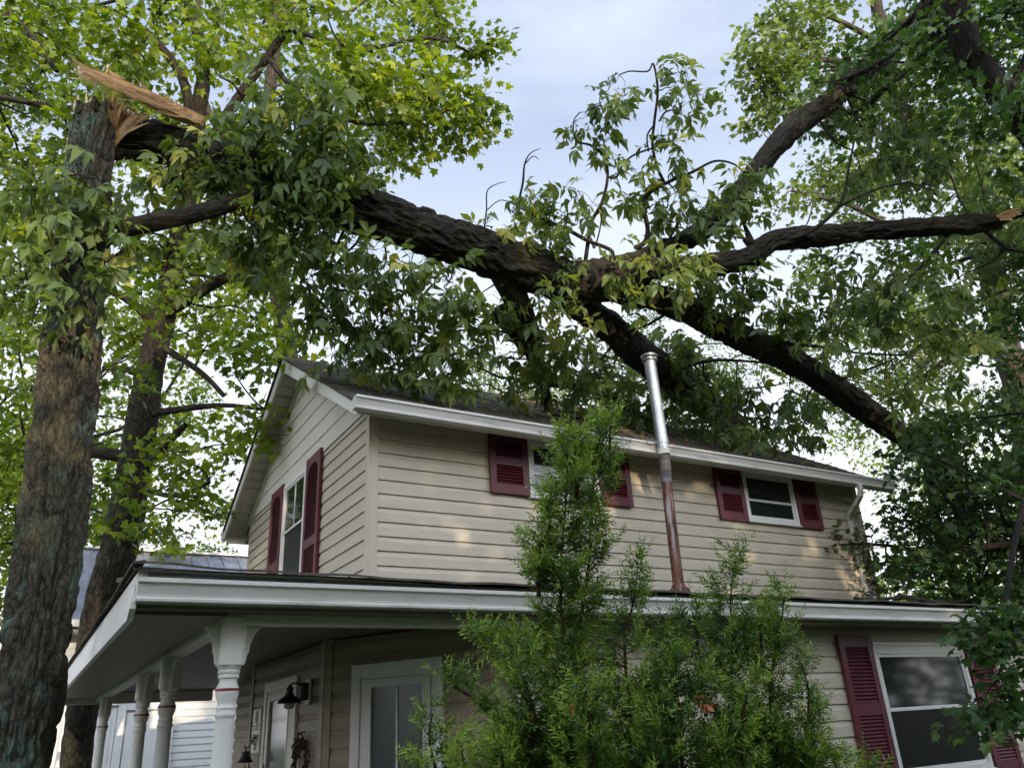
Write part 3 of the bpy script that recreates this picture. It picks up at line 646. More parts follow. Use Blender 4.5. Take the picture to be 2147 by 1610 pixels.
bmb = MB(); bmb.box((.92, 4.63, 2.20), (1.03, YB-.1, 2.294)); bmb.box((1.031, 4.63, 2.195), (2.95, 4.73, 2.294)); bmb.box((.91, 4.62, 2.222), (1.04, 4.64, 2.232)); bmb.box((.50, 12.45, 2.16), (2.4, 12.58, 2.294))
bmb.build('beam', M['post'], proof, bevel=.004)
fl = MB(); fl.box((.75, 4.45, .18), (2.9, 12.6, .30)); fl.box((2.9, 4.45, .18), (2.95, 4.8, .30)); fl.build('porch_floor', M['floor'], house)

# posts
PROF = [(.30, .066), (.86, .066), (.88, .058), (.92, .061), (.95, .056), (1.1, .0575), (1.5, .053), (1.712, .0475), (1.722, .0485), (1.728, .0535), (1.738, .0545), (1.746, .052), (1.755, .0485), (1.764, .050), (1.770, .0535), (1.777, .050), (1.785, .0465), (1.80, .0475), (1.83, .0585), (1.853, .0612), (1.869, .0607), (1.885, .053), (1.903, .0452), (1.916, .0475), (1.921, .0545), (1.932, .0558), (1.938, .052), (1.944, .0565), (1.955, .0585), (1.962, .0545), (1.970, .060), (1.988, .066)]
def post(px_, py_, label=None):
    b = MB(); b.lathe(PROF, (px_, py_, 0), 28)
    q = .0665
    # square capital with chamfered foot
    b.prism([(-q+.02, -q), (q-.02, -q), (q, -q+.02), (q, q-.02), (q-.02, q), (-q+.02, q), (-q, q-.02), (-q, -q+.02)], (px_, py_, 1.985), (1, 0, 0), (0, 1, 0), (0, 0, .215))
    for sx in (-1, 1):
        for sy in (-1, 1): b.poly([(px_+sx*q, py_, 1.99), (px_, py_+sy*q, 1.99), (px_+sx*.03, py_+sy*.03, 1.965)])
    o = b.build('porch_post', M['post'], house, smooth=True, bevel=0, label=label)
    r = MB(); r.lathe([(1.8535, .0605), (1.855, .0632), (1.860, .0636), (1.867, .0628), (1.8685, .0605)], (px_, py_, 0), 28); r.build('painted_band', M['red'], o, smooth=True)
    BR = [(.0, 0), (.085, 0), (.085, -.02), (.066, -.035), (.050, -.065), (.034, -.105), (.031, -.14), (.020, -.165), (.016, -.20), (0, -.215)]
    dirs = [((0, 1, 0), (.018, 0, 0)), ((0, -1, 0), (.018, 0, 0))]
    if py_ < 5: dirs = [((0, 1, 0), (.018, 0, 0)), ((1, 0, 0), (0, .018, 0)), ((-1, 0, 0), (0, .018, 0))]
    for dv, ex in dirs:
        k = MB(); dv = np.array(dv, float); ex = np.array(ex, float); k.prism(BR, np.array([px_, py_, 2.198])+dv*.066-ex/2, dv, (0, 0, 1), ex); k.build('bracket', M['post'], o, bevel=.002)
    return o
for (x_, y_) in ((.98, 4.70), (.955, 6.57), (.97, 8.05), (.985, 11.7)): post(x_, y_)

# downspout at the far end of the upper gutter
ds = MB(); hw = .034
def duct(b, P, w=.06, dpt=.045):
    P = np.array(P, float)
    for a, c in zip(P[:-1], P[1:]):
        t = c-a; L0 = np.linalg.norm(t); t /= L0; s_ = np.array([1, 0, 0.]); v = np.cross(t, s_); v /= np.linalg.norm(v); s_ = np.cross(v, t); b.obox(a-s_*w/2-v*dpt/2-t*.012, s_*w, v*dpt, t*(L0+.024))
    
duct(ds, [(8.74, 5.99, 4.17), (8.745, 5.985, 4.10), (8.755, 6.01, 4.03), (8.80, 6.12, 3.96), (8.88, 6.30, 3.875), (8.915, 6.350, 3.81), (8.93, 6.355, 3.72), (8.93, 6.355, 3.3), (8.93, 6.355, 2.95), (8.93, 6.352, 2.80)], .066, .05)
ds.box((8.885, 6.33, 3.5), (8.975, 6.389, 3.515)); ds.box((8.885, 6.33, 2.93), (8.975, 6.389, 2.945))
ds.build('downspout', M['gutter'], house, bevel=.008)
ds = MB(); duct(ds, [(9.07, 6.37, 3.0), (9.08, 6.36, 2.80), (9.06, 6.2, 2.78)], .055, .03); ds.build('downspout', M['gutter'], house, bevel=.004)

# stove pipe
sp_ = MB(); sp_.lathe([(-.06, .108), (0, .105), (.012, .10), (.03, .075), (.06, .066)], (5.505, 5.995, 2.745), 24)
sp_.tube([(5.505, 5.995, 2.77), (5.515, 5.995, 3.3), (5.528, 5.995, 3.86)], .056, 24)
spo = sp_.build('stove_pipe', M['rust'], house, smooth=True)
b = MB(); b.tube([(5.528, 5.995, 3.86), (5.528, 5.99, 3.92)], .0595, 24)
for i in range(7):
    z = 3.925+i*.030; yy = 5.985-(.075*i/6); b.tube([(5.526-.055*i/6, yy, z), (5.520-.055*i/6, yy-.012, z+.031)], [.060-.005*(i % 2), .060-.005*(i % 2)], 24)
b.tube([(5.466, 5.90, 4.13), (5.460, 5.897, 4.20)], .0595, 24)
b.build('pipe_elbow', M['dullmetal'], spo, smooth=True)
b = MB(); b.tube([(5.460, 5.897, 4.19), (5.456, 5.895, 4.30), (5.432, 5.895, 5.215)], [.0615, .0625, .0625], 28)
b.tube([(5.456, 5.895, 4.275), (5.455, 5.895, 4.30)], .066, 28); b.tube([(5.444, 5.895, 4.73), (5.4438, 5.895, 4.738)], .0638, 28)
b.build('upper_pipe', M['galv'], spo, smooth=True)
b = MB(); b.tube([(5.4625, 5.8985, 4.135), (5.4595, 5.897, 4.19)], .0608, 28); b.build('paper_label', M['trim'], spo, smooth=True)
b = MB(); c0 = (5.432, 5.895, 5.20)
b.lathe([(0, .066), (.004, .086), (.012, .088), (.016, .066)], c0, 28); b.lathe([(.016, .060), (.05, .060)], c0, 20)
b.lathe([(.048, .082), (.052, .092), (.068, .092), (.078, .078), (.086, .03)], c0, 28)
for i in range(10):
    t = i*math.pi/5; b.box((c0[0]+.074*math.cos(t)-.004, c0[1]+.074*math.sin(t)-.004, c0[2]+.014), (c0[0]+.074*math.cos(t)+.004, c0[1]+.074*math.sin(t)+.004, c0[2]+.050))
b.build('rain_cap', M['galv'], spo, smooth=True)
b = MB(); b.lathe([(0, .0635), (.002, .071), (.022, .071), (.024, .0635)], (5.457, 5.896, 4.245), 24); b.box((5.29, 5.935, 4.248), (5.44, 5.945, 4.268)); b.box((5.285, 5.93, 4.262), (5.33, 5.96, 4.268)); b.build('pipe_strap', M['galv'], spo)

# ---------------- things hung on the porch walls
lamp = empty('wall_lamp', (2.0, 6.58, 1.95), 'black barn style wall lamp with clear bulb beside the cream door', 'wall lamp')
b = MB(); b.box((1.985, 6.53, 1.84), (2.005, 6.65, 2.03)); b.build('mounting_block', M['tan2'], lamp, bevel=.003)
b = MB(); b.lathe([(0, .03), (.01, .045), (.12, .045), (.13, .03)], (1.975, 6.59, 1.875), 20); b.build('backplate', M['black'], lamp, smooth=True)
b = MB(); b.tube(smooth_path([(1.955, 6.59, 1.95), (1.93, 6.59, 1.985), (1.90, 6.59, 2.005), (1.865, 6.59, 2.0), (1.85, 6.59, 1.985)], 14), .006, 8); b.build('arm', M['black'], lamp, smooth=True)
b = MB(); b.lathe([(1.858, .094), (1.862, .092), (1.885, .078), (1.905, .050), (1.912, .036), (1.925, .036), (1.928, .027), (1.955, .024), (1.968, .030), (1.978, .016), (1.99, .010), (1.995, .004)], (1.85, 6.59, 0), 28); b.build('lamp_shade', M['black'], lamp, smooth=True)
b = MB(); b.lathe([(1.812, .006), (1.816, .024), (1.828, .038), (1.845, .042), (1.858, .040)], (1.85, 6.59, 0), 20); b.build('bulb_globe', M['bulb'], lamp, smooth=True)
bell = empty('bell', (2.0, 8.12, 1.5), 'black cast iron bell hanging from a scroll bracket at the wall end', 'bell')
b = MB(); bc = (1.905, 8.12, 0); b.lathe([(1.425, .072), (1.432, .070), (1.455, .052), (1.485, .040), (1.508, .036), (1.518, .028), (1.522, .008), (1.54, .007)], bc, 24); b.build('bell_body', M['black'], bell, smooth=True)
b = MB(); b.tube([(1.905, 8.12, 1.43), (1.905, 8.12, 1.385)], .003, 6); b.lathe([(1.375, .004), (1.385, .009), (1.395, .004)], bc, 10); b.build('clapper', M['black'], bell)
b = MB()
th = np.linspace(0, 2*np.pi, 22); b.tube([(1.985+.032*math.cos(t), 8.12, 1.605+.032*math.sin(t)) for t in th], .005, 6); b.tube([(1.985+.016*math.cos(t), 8.12, 1.605+.016*math.sin(t)) for t in th], .004, 6)
b.tube(smooth_path([(1.89, 8.12, 1.572), (1.895, 8.12, 1.552), (1.915, 8.12, 1.548), (1.95, 8.12, 1.585), (1.985, 8.12, 1.637)], 14), .006, 6); b.tube([(2.008, 8.12, 1.50), (2.010, 8.12, 1.73)], .006, 6); b.tube([(2.008, 8.12, 1.73), (1.99, 8.12, 1.75), (1.985, 8.12, 1.735)], .004, 6)
b.build('scroll_bracket', M['black'], bell, smooth=True)
pl = MB(); pl.box((1.998, 8.03, 1.50), (2.012, 8.33, 1.88)); plq = pl.build('wall_plaque', M['tan2'], bevel=.004, label='pale wall plaque with dark fruit and tree emblems above the bell', cat='wall plaque')
dc = MB(); th = np.linspace(0, 2*np.pi, 18)[:-1]
dc.prism([(.045*math.cos(t), .055*math.sin(t)*(1.2 if math.sin(t) > 0 else .9)) for t in th], (1.9975, 8.18, 1.80), (0, 1, 0), (0, 0, 1), (-.003, 0, 0))
for z in (1.725, 1.695, 1.605): dc.box((1.9945, 8.06, z), (1.9975, 8.30, z+.009))
dc.box((1.9945, 8.15, 1.708), (1.9975, 8.19, 1.720)); dc.box((1.9945, 8.08, 1.625), (1.9975, 8.28, 1.66))
for k in range(3): dc.prism([(-.05+.012*k, 0), (.05-.012*k, 0), (0, .035)], (1.9975, 8.18, 1.525+k*.022), (0, 1, 0), (0, 0, 1), (-.003-.0006*k, 0, 0))
dc.build('emblem', M['black'], plq)
wr = empty('wreath', (1.98, 6.63, 1.42), 'dark dried vine wreath with pale bow hung beside the cream door', 'wreath')
b = MB()
for k in range(90):
    t = rnd.random()*6.283; r_ = .155+rnd.gauss(0, .022); dt = rnd.uniform(.35, .9); pts = []
    for q in range(5):
        tt = t+dt*q/4; rr = r_+rnd.gauss(0, .012); pts.append((1.975+rnd.gauss(0, .018), 6.63+rr*math.cos(tt), 1.40+rr*1.15*math.sin(tt)))
    b.tube(pts, rnd.uniform(.003, .007), 5)
b.build('vine_ring', M['wreath'], wr)
b = MB(); b.tube([(1.99, 6.63, 1.58), (1.995, 6.60, 1.66)], .003, 5); b.tube([(1.99, 6.64, 1.58), (1.995, 6.60, 1.66)], .003, 5); b.build('hanging_wire', M['black'], wr)
b = MB()
for sx in (-1, 1):
    b.prism([(0, 0), (.05, .045), (.075, .02), (.06, -.02)], (1.93, 6.63, 1.30), (0, sx, 0), (0, 0, 1), (.012, 0, 0)); b.prism([(0, 0), (.035, -.12), (.06, -.11), (.02, .0)], (1.935, 6.63, 1.30), (0, sx, 0), (0, 0, 1), (.006, 0, 0))
b.prism([(-.02, 0), (0, .16), (.03, .05), (.02, -.02)], (1.95, 6.63, 1.30), (0, 1, 0), (0, 0, 1), (.008, 0, 0)); b.build('bow', M['cloth'], wr)

# ------------------------------------------------------------------ neighbouring outbuilding
nb = empty('outbuilding', (2, 17, 0), 'white sided outbuilding with a grey standing seam metal roof behind the porch', 'outbuilding')
siding('wall', (.05, 16.0), (1, 0), (0, -1), [0.0+.115*k for k in range(31)], lambda z: (0, 7.45), M['vinylw'], nb, lip=.022, dutch=False)
b = MB(); b.box((.07, 16.02, 0), (7.48, 20.0, 3.45)); b.build('wall_sheathing', M['vinylw'], nb)
b = MB(); P = [(15.4, 3.60), (17.9, 5.32), (20.6, 3.5), (20.6, 3.44), (17.9, 5.26), (15.4, 3.54)]
b.prism(P, (-.15, 0, 0), (0, 1, 0), (0, 0, 1), (7.95, 0, 0)); mr_ = b.build('roof', M['metalroof'], nb)
b = MB(); x = -.1
k = 0
while x < 7.8:
    b.prism([(15.4, 3.602), (17.9, 5.322), (17.9, 5.352), (15.4, 3.632)], (x, 0, 0), (0, 1, 0), (0, 0, 1), (.022 if k % 2 else .035, 0, 0)); x += .33 if k % 2 else .30; k += 1
b.build('seam', M['metalroof'], mr_, kind='stuff')
b = MB(); b.box((-.15, 15.30, 3.50), (7.8, 15.40, 3.61)); b.box((-.15, 15.41, 3.44), (7.8, 16.0, 3.46)); b.box((-.15, 17.82, 5.33), (7.8, 17.98, 5.37)); b.build('gutter', M['white'], nb)
b = MB()
b.box((1.54, 15.90, 0), (1.67, 15.97, 2.44)); b.box((1.67, 15.92, 2.20), (2.30, 15.97, 2.30)); b.box((2.30, 15.90, 0), (2.46, 15.97, 2.24)); b.box((.80, 15.92, 2.36), (1.54, 15.97, 2.50)); b.box((1.1, 15.86, 2.28), (1.54, 15.92, 2.34))
b.build('door_trim', M['vinylw'], nb, bevel=.004)
b = MB(); b.box((.86, 15.93, 0), (1.53, 15.97, 2.30)); b.box((.96, 15.915, .3), (1.20, 15.929, 2.12)); b.box((1.24, 15.915, .3), (1.46, 15.929, 2.12)); b.build('door', M['vinylw'], nb, bevel=.004)
b = MB(); b.box((1.69, 15.93, 0), (2.28, 15.97, 2.16)); b.box((1.76, 15.915, .3), (1.96, 15.929, 2.0)); b.box((2.0, 15.915, .3), (2.20, 15.929, 2.0)); b.build('door', M['vinylw'], nb, bevel=.004)
b = MB(); b.box((1.22, 15.93, 2.50), (1.78, 15.955, 2.78))
for k in range(7): b.box((1.25+k*.075, 15.90, 2.52), (1.285+k*.075, 15.931, 2.76), 1)
b.build('vent_louver', [M['vinylw'], M['groove']], nb)
b = MB(); b.tube([(-1.5, 14.2, 2.0), (.6, 14.2, 1.93)], .055, 12); b.tube([(-1.5, 14.2, 0), (-1.5, 14.2, 2.0)], .05, 12); b.tube([(.6, 14.2, 0), (.6, 14.2, 1.98)], .05, 12)
b.build('rail', M['vinylw'], label='white horizontal rail between posts behind the last porch post', cat='rail')


# ------------------------------------------------------------------ standing broken trunk
bt = empty('broken_tree', (.1, 6.4, 0), 'thick rough barked tree trunk snapped off near its top at the left', 'tree')
lb = Limbs()
TR = [(.13, 6.4, -.1, .30), (.115, 6.4, 1.0, .272), (.098, 6.4, 1.97, .268), (.058, 6.4, 2.92, .270), (-.021, 6.4, 3.81, .272), (-.07, 6.4, 4.6, .268), (-.13, 6.4, 5.4, .245), (-.18, 6.4, 6.1, .228), (-.235, 6.4, 6.78, .212)]
TR = np.array(TR); TR[:, 0] -= .045*np.clip((3.6-TR[:, 2])/2, 0, 1); lb.add(TR[:, :3], TR[:, 3]*.76, n=140, rings=420, rough=.045, seed=3, cell=.032, vf=4.5)
jag = vnoise(np.arange(140)/140*9, np.zeros(140), 9, 4)*.18+vnoise(np.arange(140)/140*40, np.zeros(140), 40, 5)*.08-.10
for q_ in range(8): lb.V[0].reshape(420, 140, 3)[419-q_, :, 2] += jag*(1-q_/8)
bt_trunk = lb.build('trunk', M['bark_big'], bt)
top = TR[-1]
b = MB()
ring = [(top[0]+.172*math.cos(t), top[1]+.172*math.sin(t), top[2]-.09+.05*math.sin(3*t)+.05*math.sin(t)) for t in np.linspace(0, 6.283, 20)[:-1]]
ctr = (top[0], top[1], top[2]-.08)
for k in range(len(ring)): b.poly([ring[k], ring[(k+1) % len(ring)], ctr])
def splint(b, a, c, w, th=.012, bend=.02):
    a = np.array(a); c = np.array(c); t = c-a; L0 = np.linalg.norm(t); s_ = norm(np.cross(t, CF)); n_ = norm(np.cross(s_, t)); n = 5; P = []
    for i in range(n+1):
        q = i/n; ww = w*(1-.9*q**2)*rnd.uniform(.8, 1.1)/2+.001; p = a+t*q+s_*bend*math.sin(q*3)+n_*bend*.5*math.sin(q*2.2); P.append((p-s_*ww, p+s_*ww, p+n_*th*(1-q*.8)))
    for i in range(n):
        A = P[i]; B = P[i+1]
        for j, k in ((0, 2), (2, 1), (1, 0)): b.quad(A[j], A[k], B[k], B[j])
for k in range(9):
    x = 160+rnd.uniform(-5, 55); splint(b, at(x+5, 245, 7.2), at(x+rnd.uniform(-8, 8), 200+rnd.uniform(-14, 18), 7.2), .03)
b.build('splinter', M['pith'], bt)
b = MB()
# reddish fan of torn fibres at the hinge
for k in range(80):
    a = at(228+rnd.uniform(-12, 12), 300+rnd.uniform(-30, 18), 7.0+rnd.uniform(-.05, .08)); q = rnd.random()
    splint(b, a, at(213+88*q+rnd.uniform(-4, 4), 216+34*q*q+rnd.uniform(-10, 12), 7.0+rnd.uniform(-.1, .1)), rnd.uniform(.012, .045), .01, .015)
for k in range(10): splint(b, at(215+rnd.uniform(0, 12), 270, 7.0), at(228+rnd.uniform(-8, 8), 315+rnd.uniform(-10, 12), 6.98), .05)
b.build('torn_fibre', M['redwood'], bt)
b = MB()
for k in range(40):
    q = rnd.random(); x = 208+q*34; splint(b, at(x, 262+rnd.uniform(-8, 26), 6.98), at(x+rnd.uniform(-10, 26)+q*16, 204+rnd.uniform(-16, 26)+q*8, 6.95+rnd.uniform(-.08, .05)), rnd.uniform(.012, .040), .012, rnd.uniform(-.015, .015))
for k in range(14): splint(b, at(236+rnd.uniform(-6, 10), 300+rnd.uniform(-14, 8), 6.96), at(282+rnd.uniform(-8, 34), 246+rnd.uniform(-16, 14), 6.93), rnd.uniform(.012, .03), .010, .01)
b.build('torn_fibre', M['wood'], bt)
b = MB()
for k in range(6): splint(b, at(150+rnd.uniform(-3, 2), 262+k*36, 6.95), at(136-k*2+rnd.uniform(-4, 2), 330+k*36, 6.95), .03, .01, .005)
b.build('splinter', M['wood'], bt)
b = MB(); splint(b, at(262, 484, 6.42), at(266, 452, 6.42), .06); b.build('splinter', M['wood'], ft_stub := bt)

# ------------------------------------------------------------------ fallen tree
ft = empty('fallen_tree', (4.5, 7.0, 4.6), 'fallen hickory with dark limbs lying across the roof, its leaves hanging down', 'fallen tree')
FL_ = Limbs()
def limb(LB, pts, n=14, rings=None, rough=0, seed=0):
    P = [at(a, b_, d) for a, b_, d, r in pts]; R = [r*d/FPX for a, b_, d, r in pts]; LB.add(P, R, n=n, rings=rings, rough=rough, seed=seed)
limb(FL_, [(235, 300, 7.1, 34), (330, 300, 7.2, 42), (430, 330, 7.3, 48), (560, 372, 7.45, 50), (735, 436, 7.6, 49), (900, 487, 7.7, 46), (1060, 545, 7.95, 47), (1180, 588, 8.15, 44)], 72, 260, .045, 5)
limb(FL_, [(1150, 575, 8.1, 26), (1280, 560, 8.4, 22), (1400, 520, 8.9, 20), (1470, 485, 9.2, 22), (1540, 420, 9.4, 24), (1600, 340, 9.7, 22), (1670, 262, 10, 25), (1740, 212, 10.2, 22), (1850, 115, 10.6, 22), (1960, 5, 11, 21), (2020, -80, 11.3, 20)], 44, 200, .032, 6)
limb(FL_, [(1150, 582, 8.15, 35), (1290, 572, 8.35, 28), (1440, 560, 8.5, 23), (1560, 545, 8.7, 24), (1625, 506, 8.8, 21), (1720, 495, 8.9, 23), (1850, 483, 9.0, 20), (1960, 476, 9.1, 21), (2060, 468, 8.95, 19), (2098, 463, 8.95, 15)], 44, 200, .032, 7)
limb(FL_, [(1130, 575, 8.1, 42), (1210, 590, 8.25, 39), (1300, 606, 8.5, 32), (1400, 632, 8.8, 30), (1500, 680, 9.2, 29), (1600, 728, 9.7, 29), (1700, 780, 10.2, 28), (1800, 848, 10.7, 26), (1880, 905, 11.1, 23), (1945, 955, 11.4, 17), (1985, 1005, 11.5, 11), (2030, 1075, 11.6, 7), (2060, 1160, 11.6, 3)], 44, 240, .03, 8)
limb(FL_, [(1940, 945, 11.4, 12), (1962, 1000, 11.4, 8), (1958, 1060, 11.4, 7), (1965, 1130, 11.4, 5), (1985, 1200, 11.3, 3)], 10, 30)
limb(FL_, [(1150, 590, 8.2, 30), (1210, 640, 8.5, 30), (1270, 680, 8.9, 31), (1340, 740, 9.8, 34), (1420, 800, 11.0, 34), (1500, 862, 12.1, 30), (1570, 915, 13, 24)], 40, 140, .03, 9)
limb(FL_, [(1050, 555, 7.95, 34), (1080, 620, 8.1, 27), (1105, 690, 8.4, 25), (1125, 760, 9.0, 17), (1138, 805, 9.5, 13), (1150, 852, 9.9, 11)], 24, 80, .012, 10)
limb(FL_, [(1138, 800, 9.5, 12), (1200, 806, 9.8, 11), (1280, 828, 10.2, 10), (1360, 885, 10.7, 8)], 12, 30)
limb(FL_, [(1085, 640, 8.2, 14), (1040, 660, 8.3, 12), (1075, 700, 8.5, 10), (1100, 740, 8.7, 8)], 10, 30)
limb(FL_, [(258, 480, 6.45, 18), (330, 464, 6.5, 20), (400, 450, 6.6, 19), (480, 428, 6.8, 17), (580, 395, 7.1, 10)], 30, 60, .012, 11)
limb(FL_, [(330, 385, 6.9, 5), (420, 365, 7.0, 7), (500, 352, 7.1, 5)], 8)
# upright twigs above the trunk
for pts in ([(1225, 565, 8.3, 8), (1234, 500, 8.3, 7), (1240, 465, 8.3, 7), (1262, 425, 8.3, 6), (1274, 371, 8.3, 5), (1267, 330, 8.3, 4), (1238, 305, 8.3, 4), (1207, 295, 8.25, 3), (1203, 255, 8.2, 2), (1216, 236, 8.2, 2)],
            [(1274, 371, 8.3, 4), (1292, 372, 8.3, 4), (1306, 345, 8.35, 3.5), (1330, 325, 8.4, 3.5), (1365, 312, 8.5, 3.5)],
            [(1330, 520, 8.6, 8), (1352, 508, 8.6, 9), (1358, 478, 8.6, 8), (1348, 430, 8.6, 9), (1362, 405, 8.6, 7), (1410, 378, 8.7, 6), (1450, 362, 8.7, 5), (1500, 338, 8.8, 4), (1545, 348, 8.9, 3), (1570, 380, 9.0, 3)],
            [(1392, 382, 8.65, 6), (1378, 350, 8.6, 5), (1368, 305, 8.6, 5), (1372, 255, 8.6, 5), (1379, 190, 8.6, 4.5), (1370, 135, 8.6, 3.5), (1358, 150, 8.55, 3), (1320, 150, 8.5, 2.5), (1298, 158, 8.5, 2)],
            [(1372, 262, 8.6, 3), (1357, 285, 8.6, 3), (1360, 318, 8.6, 3)], [(1382, 255, 8.6, 3), (1396, 235, 8.6, 3), (1420, 230, 8.6, 2)],
            [(1262, 575, 8.3, 7), (1285, 530, 8.3, 7), (1232, 505, 8.25, 7), (1190, 482, 8.2, 7), (1140, 460, 8.15, 6), (1095, 438, 8.1, 5), (1072, 425, 8.1, 3)],
            [(1085, 432, 8.1, 4), (1096, 385, 8.1, 4), (1100, 345, 8.1, 3), (1112, 322, 8.1, 2), (1132, 312, 8.1, 1.2)], [(1100, 345, 8.1, 2), (1118, 328, 8.1, 1.6), (1130, 336, 8.1, 1)],
            [(1015, 480, 8.0, 3), (1020, 440, 8.0, 2.5), (1022, 400, 8.0, 2), (1045, 385, 8.0, 1.4), (1060, 382, 8.0, 1)], [(1022, 440, 8.0, 2), (1050, 420, 8.05, 1.6), (1085, 432, 8.1, 2)],
            [(1240, 500, 8.3, 3), (1246, 520, 8.25, 3), (1258, 480, 8.2, 2.5), (1262, 440, 8.2, 2)],
            [(1395, 640, 8.8, 5), (1380, 560, 8.5, 5), (1420, 470, 8.6, 4)],
            [(1560, 500, 8.8, 9), (1575, 512, 8.8, 14), (1560, 470, 8.9, 5)], [(1600, 510, 8.8, 9), (1690, 490, 8.7, 8), (1760, 430, 8.6, 6), (1780, 350, 8.6, 4), (1790, 300, 8.6, 3)],
            [(1755, 435, 8.6, 5), (1830, 400, 8.7, 4), (1900, 385, 8.8, 3), (1960, 400, 8.9, 2)],
            [(1990, 490, 9.1, 7), (1930, 560, 9.0, 6), (1880, 600, 8.9, 5), (1845, 640, 8.9, 4), (1840, 690, 8.9, 3)],
            [(1600, 715, 9.6, 6), (1700, 725, 9.6, 6), (1800, 740, 9.6, 4), (1900, 745, 9.7, 2.5)], [(1640, 720, 9.7, 4), (1720, 690, 9.6, 3), (1780, 660, 9.6, 2)],
            [(1750, 800, 10.3, 5), (1820, 775, 10.2, 4), (1880, 750, 10.2, 2.5)], [(1420, 640, 8.9, 4), (1360, 680, 9.0, 5), (1300, 700, 9.1, 3)],
            [(1430, 770, 10.4, 8), (1500, 755, 10.2, 6), (1600, 760, 10.1, 4)], [(1080, 700, 8.5, 5), (1000, 690, 8.3, 4), (930, 700, 8.1, 3)], [(2060, 480, 9.2, 8), (2110, 520, 9.1, 7), (2160, 530, 9.0, 6)]):
    limb(FL_, [(*p[:3], p[3]*.62) for p in pts], 8, len(pts)*5)
HV = Leaves(T_LEAFLET)
